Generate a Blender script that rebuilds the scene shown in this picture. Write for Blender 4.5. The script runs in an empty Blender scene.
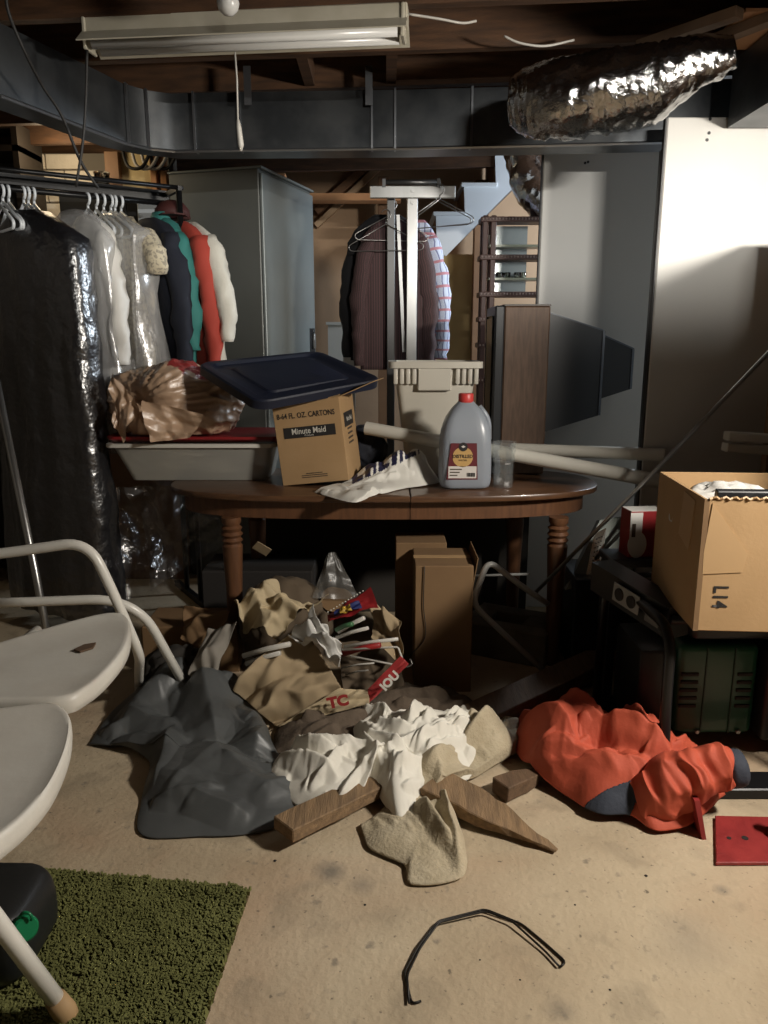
import bpy, bmesh, math, random
import numpy as np
from mathutils import Vector, Matrix, Euler, noise as mnoise

scene = bpy.context.scene
COL = scene.collection
PI = math.pi
random.seed(7)
rng = np.random.default_rng(7)

# ------------------------------------------------------------------ camera
CAM_H, PITCH, FPX = 1.35, math.radians(12.6), 769.0
cam_d = bpy.data.cameras.new('camera')
cam_d.sensor_fit = 'VERTICAL'
cam_d.sensor_height = 36.0
cam_d.lens = FPX / 1024 * 36.0
cam_d.clip_start = 0.05
cam = bpy.data.objects.new('camera', cam_d)
COL.objects.link(cam)
cam.location = (0, 0, CAM_H)
cam.rotation_euler = (PI / 2 - PITCH, 0, 0)
scene.camera = cam

# ------------------------------------------------------------------ light
scene.view_settings.view_transform = 'Standard'
scene.view_settings.look = 'None'
scene.view_settings.gamma = 1
scene.view_settings.use_curve_mapping = False
scene.view_settings.exposure = 0.0
world = bpy.data.worlds.new('daylight')
scene.world = world
world.use_nodes = True
bg = world.node_tree.nodes['Background']
bg.inputs[0].default_value = (0.62, 0.75, 1.0, 1)
bg.inputs[1].default_value = 0.8


def area_light(name, loc, target, sx, sy, power, color):
    d = bpy.data.lights.new(name, 'AREA')
    d.shape = 'RECTANGLE'
    d.size, d.size_y = sx, sy
    d.energy = power
    d.color = color
    o = bpy.data.objects.new(name, d)
    COL.objects.link(o)
    o.location = loc
    o.rotation_euler = (Vector(target) - Vector(loc)).to_track_quat('-Z', 'Y').to_euler()
    return o


# daylight in through the high side window, the far side window and the
# rear slit, added to light the panels; added warm point for back-room sunlight
area_light('side_window_daylight', (1.86, 1.28, 1.86), (0.0, 2.4, 0.5), 0.30, 0.14, 74, (1.0, 0.93, 0.83))
area_light('far_window_daylight', (1.86, 4.55, 2.0), (-0.8, 4.5, 1.6), 0.3, 0.4, 40, (0.80, 0.90, 1.0))
area_light('added_rear_light', (1.42, -2.05, 2.08), (0.2, 4.0, 1.75), 0.6, 0.04, 135, (1.0, 0.96, 0.89))  # added lamp behind the camera, aimed at the panels and clothes
bulb = bpy.data.lights.new('back_room_warm_light', 'POINT')  # added point lamp standing in for warm low sunlight
bulb.energy = 4
bulb.color = (1.0, 0.80, 0.52)
bulb.shadow_soft_size = 0.05
warm_light_o = bpy.data.objects.new('back_room_warm_light', bulb)
COL.objects.link(warm_light_o)
warm_light_o.location = (-1.66, 4.2, 2.28)

# ------------------------------------------------------------------ pixel -> place
_c, _s = math.cos(PITCH), math.sin(PITCH)


def _ray(px, py):
    u, v = (px - 384) / FPX, (512 - py) / FPX
    return u, _c + v * _s, -_s + v * _c


def P(px, py, Y):
    """point seen at pixel px, py that stands at depth Y"""
    u, y, z = _ray(px, py)
    t = Y / y
    return Vector((u * t, Y, CAM_H + z * t))


def F(px, py, z=0.0):
    """point seen at pixel px, py that lies at height z"""
    u, y, zz = _ray(px, py)
    t = (z - CAM_H) / zz
    return Vector((u * t, y * t, z))


def pixel(p):
    d = Vector(p) - Vector((0, 0, CAM_H))
    f = d.y * _c - d.z * _s; up = d.y * _s + d.z * _c
    return 384 + FPX * d.x / f, 512 - FPX * up / f


def V(*a):
    return Vector(a)


# ------------------------------------------------------------------ materials
MATS = {}


def mat(name, color, rough=0.6, metal=0.0, color2=None, scale=8.0, bump=0.0, bscale=40.0,
        trans=0.0, stretch=(1, 1, 1), detail=4, alpha=1.0, spec=0.5, lo=0.35, hi=0.65, sheen=0.0, coat=0.0):
    if name in MATS:
        return MATS[name]
    m = bpy.data.materials.new(name)
    m.use_nodes = True
    nt = m.node_tree
    b = nt.nodes['Principled BSDF']
    b.inputs['Base Color'].default_value = (*color, 1)
    b.inputs['Roughness'].default_value = rough
    b.inputs['Metallic'].default_value = metal
    b.inputs['Transmission Weight'].default_value = trans
    b.inputs['Alpha'].default_value = alpha
    b.inputs['Specular IOR Level'].default_value = spec
    b.inputs['Sheen Weight'].default_value = sheen
    b.inputs['Coat Weight'].default_value = coat
    if color2 or bump:
        tc = nt.nodes.new('ShaderNodeTexCoord')
        mp = nt.nodes.new('ShaderNodeMapping')
        mp.inputs['Scale'].default_value = stretch
        nt.links.new(tc.outputs['Object'], mp.inputs['Vector'])
    if color2:
        n = nt.nodes.new('ShaderNodeTexNoise')
        n.inputs['Scale'].default_value = scale
        n.inputs['Detail'].default_value = detail
        nt.links.new(mp.outputs[0], n.inputs['Vector'])
        r = nt.nodes.new('ShaderNodeValToRGB')
        r.color_ramp.elements[0].position = lo
        r.color_ramp.elements[1].position = hi
        r.color_ramp.elements[0].color = (*color, 1)
        r.color_ramp.elements[1].color = (*color2, 1)
        nt.links.new(n.outputs['Fac'], r.inputs['Fac'])
        nt.links.new(r.outputs[0], b.inputs['Base Color'])
    if bump:
        n2 = nt.nodes.new('ShaderNodeTexNoise')
        n2.inputs['Scale'].default_value = bscale
        n2.inputs['Detail'].default_value = 5
        nt.links.new(mp.outputs[0], n2.inputs['Vector'])
        bp = nt.nodes.new('ShaderNodeBump')
        bp.inputs['Strength'].default_value = bump
        bp.inputs['Distance'].default_value = 0.01
        nt.links.new(n2.outputs['Fac'], bp.inputs['Height'])
        nt.links.new(bp.outputs[0], b.inputs['Normal'])
    MATS[name] = m
    return m


def film(name, tint, clear, rough=0.25, milky=(0.8, 0.8, 0.8), milk=0.2, bump=0.25, bscale=25):
    """thin plastic film: clear share, the rest a glossy milky skin"""
    m = bpy.data.materials.new(name)
    m.use_nodes = True
    nt = m.node_tree
    out = nt.nodes['Material Output']
    b = nt.nodes['Principled BSDF']
    b.inputs['Base Color'].default_value = (*milky, 1)
    b.inputs['Roughness'].default_value = rough
    tr = nt.nodes.new('ShaderNodeBsdfTransparent')
    tr.inputs[0].default_value = (*tint, 1)
    gl = nt.nodes.new('ShaderNodeBsdfGlossy')
    gl.inputs['Roughness'].default_value = rough
    gl.inputs['Color'].default_value = (0.9, 0.9, 0.9, 1)
    tc = nt.nodes.new('ShaderNodeTexCoord')
    n2 = nt.nodes.new('ShaderNodeTexNoise')
    n2.inputs['Scale'].default_value = bscale
    n2.inputs['Detail'].default_value = 3
    nt.links.new(tc.outputs['Object'], n2.inputs['Vector'])
    bp = nt.nodes.new('ShaderNodeBump')
    bp.inputs['Strength'].default_value = bump
    bp.inputs['Distance'].default_value = 0.02
    nt.links.new(n2.outputs['Fac'], bp.inputs['Height'])
    nt.links.new(bp.outputs[0], gl.inputs['Normal'])
    nt.links.new(bp.outputs[0], b.inputs['Normal'])
    m1 = nt.nodes.new('ShaderNodeMixShader')
    m1.inputs[0].default_value = milk / max(1e-6, (1 - clear))
    nt.links.new(gl.outputs[0], m1.inputs[1])
    nt.links.new(b.outputs[0], m1.inputs[2])
    m2 = nt.nodes.new('ShaderNodeMixShader')
    m2.inputs[0].default_value = clear
    nt.links.new(m1.outputs[0], m2.inputs[1])
    nt.links.new(tr.outputs[0], m2.inputs[2])
    nt.links.new(m2.outputs[0], out.inputs['Surface'])
    MATS[name] = m
    return m


def striped(name, c1, c2, freq, axis=0, rough=0.8, width=0.12, c3=None):
    """woven stripes along one object axis"""
    m = mat(name, c1, rough)
    nt = m.node_tree
    b = nt.nodes['Principled BSDF']
    tc = nt.nodes.new('ShaderNodeTexCoord')
    sp = nt.nodes.new('ShaderNodeSeparateXYZ')
    nt.links.new(tc.outputs['UV'], sp.inputs[0])

    def line(ax, fr, w):
        a = nt.nodes.new('ShaderNodeMath'); a.operation = 'MULTIPLY'
        a.inputs[1].default_value = fr
        nt.links.new(sp.outputs[ax], a.inputs[0])
        f = nt.nodes.new('ShaderNodeMath'); f.operation = 'FRACT'
        nt.links.new(a.outputs[0], f.inputs[0])
        l = nt.nodes.new('ShaderNodeMath'); l.operation = 'LESS_THAN'
        l.inputs[1].default_value = w
        nt.links.new(f.outputs[0], l.inputs[0])
        return l
    l1 = line(axis, freq, width)
    mx = nt.nodes.new('ShaderNodeMix'); mx.data_type = 'RGBA'
    mx.inputs[6].default_value = (*c1, 1)
    mx.inputs[7].default_value = (*c2, 1)
    nt.links.new(l1.outputs[0], mx.inputs[0])
    last = mx
    if c3:
        l2 = line(1 - axis, freq * 1.3, width)
        mx2 = nt.nodes.new('ShaderNodeMix'); mx2.data_type = 'RGBA'
        mx2.inputs[7].default_value = (*c3, 1)
        nt.links.new(mx.outputs[2], mx2.inputs[6])
        nt.links.new(l2.outputs[0], mx2.inputs[0])
        last = mx2
    nt.links.new(last.outputs[2], b.inputs['Base Color'])
    return m


# ------------------------------------------------------------------ objects
MW = {}


def tag(o, label=None, cat=None, group=None, kind=None):
    if label: o['label'] = label
    if cat: o['category'] = cat
    if group: o['group'] = group
    if kind: o['kind'] = kind
    return o


def thing(name, label, cat, loc=(0, 0, 0), rot=(0, 0, 0), group=None):
    o = bpy.data.objects.new(name, None)
    COL.objects.link(o)
    o.empty_display_size = 0.05
    o.location = loc
    o.rotation_euler = rot
    MW[o.name] = Matrix.Translation(Vector(loc)) @ Euler(rot).to_matrix().to_4x4()
    return tag(o, label, cat, group)


def link(name, me, m, parent=None, smooth=False, auto=None):
    o = bpy.data.objects.new(name, me)
    COL.objects.link(o)
    if m is not None and not me.materials:
        me.materials.append(MATS[m] if isinstance(m, str) else m)
    if parent is not None:
        o.parent = parent
    if smooth or auto:
        me.polygons.foreach_set('use_smooth', [True] * len(me.polygons))
    if auto:
        try:
            me.set_sharp_from_angle(angle=math.radians(auto))
        except Exception:
            pass
    MW[o.name] = MW[parent.name] if parent is not None else Matrix()
    return o


def obj(name, geo, m, parent=None, smooth=False, auto=None, world=False, uv=None):
    """geo = (verts, faces); world=True: coordinates are in world space even under a parent"""
    vs, fs = geo
    vs = [Vector(v) for v in vs]
    if world and parent is not None:
        inv = MW[parent.name].inverted()
        vs = [inv @ v for v in vs]
    org = None
    if parent is None:           # a one-mesh thing: origin at its base
        xs = [v.x for v in vs]; ys = [v.y for v in vs]; zs = [v.z for v in vs]
        org = Vector(((min(xs) + max(xs)) / 2, (min(ys) + max(ys)) / 2, min(zs)))
        vs = [v - org for v in vs]
    me = bpy.data.meshes.new(name)
    me.from_pydata([tuple(v) for v in vs], [], [tuple(f) for f in fs])
    if uv is not None:
        ul = me.uv_layers.new(name='UVMap')
        li = np.zeros(len(me.loops), dtype=np.int32)
        me.loops.foreach_get('vertex_index', li)
        ul.data.foreach_set('uv', np.asarray(uv, dtype=np.float32)[li].ravel())
    bm = bmesh.new(); bm.from_mesh(me)
    bmesh.ops.recalc_face_normals(bm, faces=bm.faces)
    bm.to_mesh(me); bm.free()
    me.update()
    o = link(name, me, m, parent, smooth, auto)
    if org is not None:
        o.location = org
        MW[o.name] = Matrix.Translation(org)
    return o


def join(*geos):
    vs, fs = [], []
    for g in geos:
        k = len(vs)
        vs += [Vector(v) for v in g[0]]
        fs += [tuple(i + k for i in f) for f in g[1]]
    return vs, fs


def xf(geo, M):
    return [M @ Vector(v) for v in geo[0]], geo[1]


def at(geo, loc=(0, 0, 0), rot=(0, 0, 0)):
    return xf(geo, Matrix.Translation(Vector(loc)) @ Euler(rot).to_matrix().to_4x4())


def from_bm(bm):
    bm.verts.ensure_lookup_table(); bm.verts.index_update()
    vs = [v.co.copy() for v in bm.verts]
    fs = [[v.index for v in f.verts] for f in bm.faces]
    bm.free()
    return vs, fs


def box(x0, x1, y0, y1, z0, z1, bev=0.0, seg=1):
    bm = bmesh.new()
    bmesh.ops.create_cube(bm, size=1)
    for v in bm.verts:
        v.co = Vector((x0 + (v.co.x + .5) * (x1 - x0), y0 + (v.co.y + .5) * (y1 - y0), z0 + (v.co.z + .5) * (z1 - z0)))
    if bev:
        bmesh.ops.bevel(bm, geom=list(bm.edges), offset=bev, segments=seg, affect='EDGES', profile=0.5)
    return from_bm(bm)


def beam(a, b, w, h, bev=0.0, up=(0, 0, 1), roll=0.0):
    """rectangular bar from a to b"""
    a, b = Vector(a), Vector(b)
    d = (b - a); L = d.length; d.normalize()
    u = Vector(up)
    s = d.cross(u)
    if s.length < 1e-4: s = d.cross(Vector((0, 1, 0)))
    s.normalize(); n = s.cross(d)
    M = Matrix((s, d, n)).transposed().to_4x4()
    M.translation = a
    g = box(-w / 2, w / 2, 0, L, -h / 2, h / 2, bev)
    return xf(g, M @ Matrix.Rotation(roll, 4, 'Y'))


def tube(pts, r, n=10, caps=True, closed=False):
    pts = [Vector(p) for p in pts]
    k = len(pts)
    rs = r if isinstance(r, (list, tuple)) else [r] * k
    vs, fs = [], []
    prev = None
    for i, p in enumerate(pts):
        if closed:
            t = pts[(i + 1) % k] - pts[i - 1]
        else:
            t = pts[min(i + 1, k - 1)] - pts[max(i - 1, 0)]
        if t.length < 1e-9: t = Vector((0, 0, 1))
        t.normalize()
        if prev is None:
            ref = Vector((0, 0, 1)) if abs(t.z) < 0.9 else Vector((1, 0, 0))
            s = t.cross(ref).normalized()
        else:
            s = (prev - t * prev.dot(t))
            s = s.normalized() if s.length > 1e-6 else t.orthogonal().normalized()
        prev = s
        q = t.cross(s)
        for j in range(n):
            a = 2 * PI * j / n
            vs.append(p + (s * math.cos(a) + q * math.sin(a)) * rs[i])
    for i in range(k if closed else k - 1):
        for j in range(n):
            i2 = (i + 1) % k
            fs.append((i * n + j, i * n + (j + 1) % n, i2 * n + (j + 1) % n, i2 * n + j))
    if caps and not closed:
        fs.append(tuple(range(n))[::-1]); fs.append(tuple((k - 1) * n + j for j in range(n)))
    return vs, fs


def rounded(pts, r=0.08, seg=6):
    """polyline with rounded corners"""
    pts = [Vector(p) for p in pts]
    out = [pts[0]]
    for i in range(1, len(pts) - 1):
        a, b, c = pts[i - 1], pts[i], pts[i + 1]
        ra = min(r, (a - b).length * .48); rc = min(r, (c - b).length * .48)
        p0 = b + (a - b).normalized() * ra; p1 = b + (c - b).normalized() * rc
        for j in range(seg + 1):
            t = j / seg
            out.append(p0 * (1 - t) ** 2 + b * 2 * t * (1 - t) + p1 * t * t)
    out.append(pts[-1])
    return out


def smooth_path(pts, n=8):
    """Catmull-Rom through the points"""
    pts = [Vector(p) for p in pts]
    q = [pts[0] * 2 - pts[1]] + pts + [pts[-1] * 2 - pts[-2]]
    out = []
    for i in range(1, len(q) - 2):
        for j in range(n):
            t = j / n
            a, b, c, d = q[i - 1], q[i], q[i + 1], q[i + 2]
            out.append(.5 * ((2 * b) + (c - a) * t + (2 * a - 5 * b + 4 * c - d) * t * t + (3 * b - a - 3 * c + d) * t ** 3))
    out.append(pts[-1])
    return out


def lathe(prof, n=20, cap=True, squash=1.0):
    """profile [(radius, z)...] about z"""
    vs, fs = [], []
    for r, z in prof:
        for j in range(n):
            a = 2 * PI * j / n
            vs.append(Vector((r * math.cos(a), r * math.sin(a) * squash, z)))
    for i in range(len(prof) - 1):
        for j in range(n):
            fs.append((i * n + j, i * n + (j + 1) % n, (i + 1) * n + (j + 1) % n, (i + 1) * n + j))
    if cap:
        fs.append(tuple(range(n))[::-1]); fs.append(tuple((len(prof) - 1) * n + j for j in range(n)))
    return vs, fs


def prism(poly, z0, z1, bev=0.0, seg=1):
    """polygon in xy raised from z0 to z1"""
    bm = bmesh.new()
    vs = [bm.verts.new((p[0], p[1], z0)) for p in poly]
    f = bm.faces.new(vs)
    r = bmesh.ops.extrude_face_region(bm, geom=[f])
    for v in r['geom']:
        if isinstance(v, bmesh.types.BMVert): v.co.z = z1
    if bev:
        bm.normal_update()
        es = [e for e in bm.edges if abs(e.verts[0].co.z - e.verts[1].co.z) < 1e-6]
        bmesh.ops.bevel(bm, geom=es, offset=bev, segments=seg, affect='EDGES', profile=0.5)
    return from_bm(bm)


def rrect(x0, x1, y0, y1, r, seg=5):
    out = []
    for cx, cy, a0 in ((x1 - r, y1 - r, 0), (x0 + r, y1 - r, PI / 2), (x0 + r, y0 + r, PI), (x1 - r, y0 + r, 1.5 * PI)):
        for j in range(seg + 1):
            a = a0 + PI / 2 * j / seg
            out.append((cx + r * math.cos(a), cy + r * math.sin(a)))
    return out


def loft(rings, cap0=True, cap1=True):
    n = len(rings[0])
    vs = [Vector(p) for r in rings for p in r]
    fs = []
    for i in range(len(rings) - 1):
        for j in range(n):
            fs.append((i * n + j, i * n + (j + 1) % n, (i + 1) * n + (j + 1) % n, (i + 1) * n + j))
    if cap0: fs.append(tuple(range(n))[::-1])
    if cap1: fs.append(tuple((len(rings) - 1) * n + j for j in range(n)))
    return vs, fs


def text(name, s, size, M, m, parent, bold=0.0, sx=1.0, align='CENTER'):
    """flat lettering; M places it in the parent's space"""
    c = bpy.data.curves.new(name, 'FONT')
    c.body = s
    c.size = size
    c.align_x = align
    c.align_y = 'CENTER'
    c.offset = bold
    c.resolution_u = 3
    t = bpy.data.objects.new(name + '_tmp', c)
    COL.objects.link(t)
    bpy.context.view_layer.update()
    me = bpy.data.meshes.new_from_object(t)
    bpy.data.objects.remove(t)
    bpy.data.curves.remove(c)
    me.transform(M @ Matrix.Diagonal((sx, 1, 1, 1)))
    me.materials.clear()
    me.name = name
    return link(name, me, m, parent)


def frame(o, x, up):
    """matrix with local x along x, local y along up, z out of the face"""
    x = Vector(x).normalized(); y = Vector(up); y = (y - x * y.dot(x)).normalized()
    z = x.cross(y)
    M = Matrix((x, y, z)).transposed().to_4x4()
    M.translation = Vector(o)
    return M


# ------------------------------------------------------------------ soft things
def relax(X, E, rest, steps=90, sub=6, bend=None, brest=None, kb=0.15, g=0.0006, floor=None,
          pin=None, pinpos=None, kpin=0.4, damp=0.9, push=None):
    """small cloth solver: stretch + bend springs over an uneven ground"""
    X = X.copy(); prev = X.copy(); N = len(X)
    I, J = E[:, 0], E[:, 1]
    deg = np.bincount(np.r_[I, J], minlength=N).astype(float)
    if bend is not None:
        BI, BJ = bend[:, 0], bend[:, 1]
        bdeg = np.maximum(np.bincount(np.r_[BI, BJ], minlength=N).astype(float), 1)

    def solve(X, I, J, r, dg, k):
        d = X[J] - X[I]
        L = np.sqrt((d * d).sum(1)) + 1e-9
        c = d * ((L - r) / L * .5 * k)[:, None]
        for a in range(3):
            X[:, a] += (np.bincount(I, c[:, a], minlength=N) - np.bincount(J, c[:, a], minlength=N)) / dg * 1.6
    for s in range(steps):
        v = (X - prev) * damp
        vm = np.abs(v).max()
        if vm > 0.02: v *= 0.02 / vm
        prev = X.copy()
        X = X + v
        X[:, 2] -= g
        for k in range(sub):
            solve(X, I, J, rest, deg, 1.0)
            if bend is not None: solve(X, BI, BJ, brest, bdeg, kb)
            if pin is not None: X[pin] += (pinpos - X[pin]) * kpin
            if push is not None: X = push(X)
            if floor is not None:
                h = floor(X[:, 0], X[:, 1])
                low = X[:, 2] < h
                X[low, 2] = h[low]
                prev[low, :2] += (X[low, :2] - prev[low, :2]) * .5
    return X


def grid_topo(n, m):
    idx = np.arange(n * m).reshape(n, m)
    E = np.vstack([np.c_[idx[:-1].ravel(), idx[1:].ravel()], np.c_[idx[:, :-1].ravel(), idx[:, 1:].ravel()],
                   np.c_[idx[:-1, :-1].ravel(), idx[1:, 1:].ravel()], np.c_[idx[1:, :-1].ravel(), idx[:-1, 1:].ravel()]])
    B = np.vstack([np.c_[idx[:-2].ravel(), idx[2:].ravel()], np.c_[idx[:, :-2].ravel(), idx[:, 2:].ravel()]])
    Fc = np.c_[idx[:-1, :-1].ravel(), idx[1:, :-1].ravel(), idx[1:, 1:].ravel(), idx[:-1, 1:].ravel()]
    return idx, E, B, Fc


def rough(X, scale, amp, seed=0.0, axis=None):
    o = np.array([mnoise.noise(Vector((x[0] * scale + seed, x[1] * scale - seed, x[2] * scale + 2 * seed))) for x in X])
    return o * amp


def fold_lines(poly, K, theta, swirl, hr, wr, Lr, seed, power=1.3):
    """random running folds inside an outline: (points, height, width, power)"""
    r = np.random.default_rng(seed)
    P_ = np.array(poly); lo, hi = P_.min(0), P_.max(0)

    def inside(p):
        x, y = p; c = False; j = len(P_) - 1
        for i in range(len(P_)):
            if (P_[i, 1] > y) != (P_[j, 1] > y) and x < (P_[j, 0] - P_[i, 0]) * (y - P_[i, 1]) / (P_[j, 1] - P_[i, 1]) + P_[i, 0]: c = not c
            j = i
        return c
    out = []
    while len(out) < K:
        p = lo + (hi - lo) * r.random(2)
        if not inside(p): continue
        L = Lr[0] + (Lr[1] - Lr[0]) * r.random(); st = .012
        t0 = theta + r.normal() * .25
        q = p.copy(); pts = [q.copy()]
        for k in range(int(L / st)):
            th = t0 + swirl * mnoise.noise(Vector((q[0] * 4, q[1] * 4, seed * 1.7)))
            q = q + st * np.array([math.cos(th), math.sin(th)])
            pts.append(q.copy())
        out.append((np.array(pts), hr[0] + (hr[1] - hr[0]) * r.random(), wr[0] + (wr[1] - wr[0]) * r.random(), power))
    return out


def raise_folds(XY, lines):
    """height of the folds at each point; overlapping folds keep the higher one, so valleys crease"""
    H = np.zeros(len(XY))
    for pts, h, w, pw in lines:
        lo, hi = pts.min(0) - w, pts.max(0) + w
        sel = np.where((XY[:, 0] > lo[0]) & (XY[:, 0] < hi[0]) & (XY[:, 1] > lo[1]) & (XY[:, 1] < hi[1]))[0]
        if not len(sel): continue
        if len(pts) > 14: pts = pts[np.unique(np.linspace(0, len(pts) - 1, 14).astype(int))]
        A, D = pts[:-1], pts[1:] - pts[:-1]
        rel = XY[sel][:, None, :] - A[None]
        tq = np.clip((rel * D[None]).sum(2) / ((D * D).sum(1) + 1e-12)[None], 0, 1)
        d2 = ((rel - tq[:, :, None] * D[None]) ** 2).sum(2)
        k = d2.argmin(1); ii = np.arange(len(sel)); d = np.sqrt(d2[ii, k])
        s = (k + tq[ii, k]) / (len(pts) - 1)
        tap = np.clip(np.minimum(s, 1 - s) * 4, 0, 1) ** .7
        ww = w * (.55 + .45 * tap)
        t = np.clip(1 - d / ww, 0, 1)
        val = h * tap * (t ** pw)
        H[sel] = np.maximum(H[sel], val) + .3 * np.minimum(H[sel], val)
    return H


def cloth_heap(outline, center, n=120, bumps=(), folds=(), seed=1, ground=0.006, puff=.025, tumble=.02, extra=()):
    """a dropped cloth: outline on the ground, what it lies on (x, y, height, radius), running folds.
    folds: tuples (count, theta, swirl, (h0, h1), (w0, w1), (L0, L1), power)"""
    ol = np.array([(p[0], p[1]) for p in outline])
    sp = smooth_path([Vector((p[0], p[1], 0)) for p in ol] + [Vector((*ol[0], 0))], 6)
    seg = np.array([(p.x, p.y) for p in sp])
    L = np.r_[0, np.cumsum(np.sqrt((np.diff(seg, axis=0) ** 2).sum(1)))]
    per = L[-1]
    u = np.linspace(-1, 1, n)
    U, W = np.meshgrid(u, u, indexing='ij')
    r = np.maximum(np.abs(U), np.abs(W))
    rr = np.where(r < 1e-9, 1, r)
    a, b = U / rr, W / rr
    t = np.where(b <= -1 + 1e-9, (a + 1) / 8, np.where(a >= 1 - 1e-9, .25 + (b + 1) / 8,
                 np.where(b >= 1 - 1e-9, .5 + (1 - a) / 8, .75 + (1 - b) / 8)))
    tt = (t.ravel() % 1.0) * per
    B = np.c_[np.interp(tt, L, seg[:, 0]), np.interp(tt, L, seg[:, 1])]
    c = np.array([center[0], center[1]])
    rad = r.ravel()
    XY = c + (B - c) * rad[:, None]
    edge = np.sqrt(((B - XY) ** 2).sum(1))
    h = np.zeros(len(XY))
    for bx, by, bh, br in bumps:
        h = np.maximum(h, bh * np.exp(-((XY[:, 0] - bx) ** 2 + (XY[:, 1] - by) ** 2) / (br * br)))
    body = 1 - np.exp(-edge / .03)
    z = ground + h * (.25 + .75 * (1 - np.exp(-edge / .05))) + puff * body
    lines = list(extra)
    for k, f in enumerate(folds):
        lines += fold_lines(ol, f[0], f[1], f[2], f[3], f[4], f[5], seed * 11 + k, f[6])
    z = z + raise_folds(XY, lines) * (.35 + .65 * body)
    X = np.c_[XY, z]
    tz_ = rough(X, 8, tumble, seed) + rough(X, 19, tumble * .45, seed + 3)
    X[:, 2] += tz_ * body
    X[:, 0] += rough(X, 14, tumble * .5, seed + 7); X[:, 1] += rough(X, 14, tumble * .5, seed + 9)
    X[:, 2] = np.maximum(X[:, 2], ground * .5)
    Fc = grid_topo(n, n)[3]
    return [Vector(p) for p in X], [tuple(f) for f in Fc], np.c_[(U.ravel() + 1) / 2, (W.ravel() + 1) / 2]


def crumpled_panel(c00, c10, c11, c01, n=18, m=18, slack=1.06, amp=0.015, seed=1, steps=40, kb=0.2, bulge=0.0, creases=5, ragged=0.0):
    """a sheet of paper or film between four corners, with flat facets meeting in creases"""
    A, Bc, C, D = [np.array(p, dtype=float) for p in (c00, c10, c11, c01)]
    n, m = int(n * 1.8), int(m * 1.8)
    r = np.random.default_rng(seed * 3 + 1)
    u = np.linspace(0, 1, n); w = np.linspace(0, 1, m)
    U, W = np.meshgrid(u, w, indexing='ij')
    U, W = U.ravel(), W.ravel()
    us = U + ragged * np.array([mnoise.noise(Vector((q * 9, seed, 0))) for q in W]) * (np.abs(U - .5) * 2) ** 4
    ws = W + ragged * np.array([mnoise.noise(Vector((q * 9, seed + 5, 2))) for q in U]) * (np.abs(W - .5) * 2) ** 4
    u1, w1 = us[:, None], ws[:, None]
    X = A * (1 - u1) * (1 - w1) + Bc * u1 * (1 - w1) + C * u1 * w1 + D * (1 - u1) * w1
    nrm = np.cross(Bc - A, D - A); nrm /= np.linalg.norm(nrm) + 1e-9
    h = bulge * np.sin(PI * U) * np.sin(PI * W)
    for k in range(creases):
        th = r.random() * PI; f = 1.2 + 2.6 * r.random() * (1 + .4 * k)
        ph = r.random() * 2
        wob = np.array([mnoise.noise(Vector((a_ * 2.5 + k, b_ * 2.5, seed))) for a_, b_ in zip(U, W)]) * .35
        tri = np.abs(((U * math.cos(th) + W * math.sin(th) + wob * .5) * f + ph) % 2 - 1)
        h = h + amp * (tri - .5) * 2.2 / (1 + .45 * k)
    X = X + nrm * h[:, None]
    X += np.c_[rough(X, 20, amp * .35, seed), rough(X, 20, amp * .35, seed + 2), rough(X, 20, amp * .35, seed + 4)]
    Fc = grid_topo(n, m)[3]
    return [Vector(p) for p in X], [tuple(f) for f in Fc], np.c_[U, W]


def ico(sub):
    bm = bmesh.new()
    bmesh.ops.create_icosphere(bm, subdivisions=sub, radius=1)
    return from_bm(bm)


def crumpled_blob(shape, sub=4, slack=1.18, amp=0.02, seed=1, steps=50, kb=0.1, floor=None, g=0.0003):
    """closed soft bag; shape maps a unit vector to a world point"""
    vs, fs = ico(sub)
    X = np.array([shape(v) for v in vs], dtype=float)
    fa = np.array(fs)
    E = np.unique(np.sort(np.vstack([fa[:, [0, 1]], fa[:, [1, 2]], fa[:, [2, 0]]]), axis=1), axis=0)
    rest = np.sqrt(((X[E[:, 0]] - X[E[:, 1]]) ** 2).sum(1)) * slack
    X0 = X.copy()
    c = X.mean(0)
    nn = X - c; nn /= np.linalg.norm(nn, axis=1)[:, None]
    X = X + nn * (rough(X, 10, amp, seed) + rough(X, 26, amp * .6, seed + 2))[:, None]

    def push(Y):
        return Y + (X0 - Y) * 0.01
    X = relax(X, E, rest, steps, 5, None, None, kb, g, floor, push=push, damp=.8)
    return [Vector(p) for p in X], [tuple(f) for f in fs]


def subsurf(o, lv=1):
    md = o.modifiers.new('subdivision', 'SUBSURF')
    md.levels = md.render_levels = lv
    return o


def solid(o, t):
    md = o.modifiers.new('thickness', 'SOLIDIFY')
    md.thickness = t
    md.offset = 0
    return o


def soft(name, geo, m, parent=None, lv=1, thick=0.0, world=True):
    uv = geo[2] if len(geo) > 2 else None
    o = obj(name, geo[:2], m, parent, smooth=True, world=world, uv=uv)
    if thick: solid(o, thick)
    if lv: subsurf(o, lv)
    return o


def copy_tree(o, parent=None):
    c = o.copy()
    COL.objects.link(c)
    c.parent = parent
    MW[c.name] = MW[o.name]
    for ch in list(o.children):
        copy_tree(ch, c)
    return c


def struct(name, geo, m, parent=None, **k):
    return tag(obj(name, geo, m, parent, **k), kind='structure')

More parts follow.
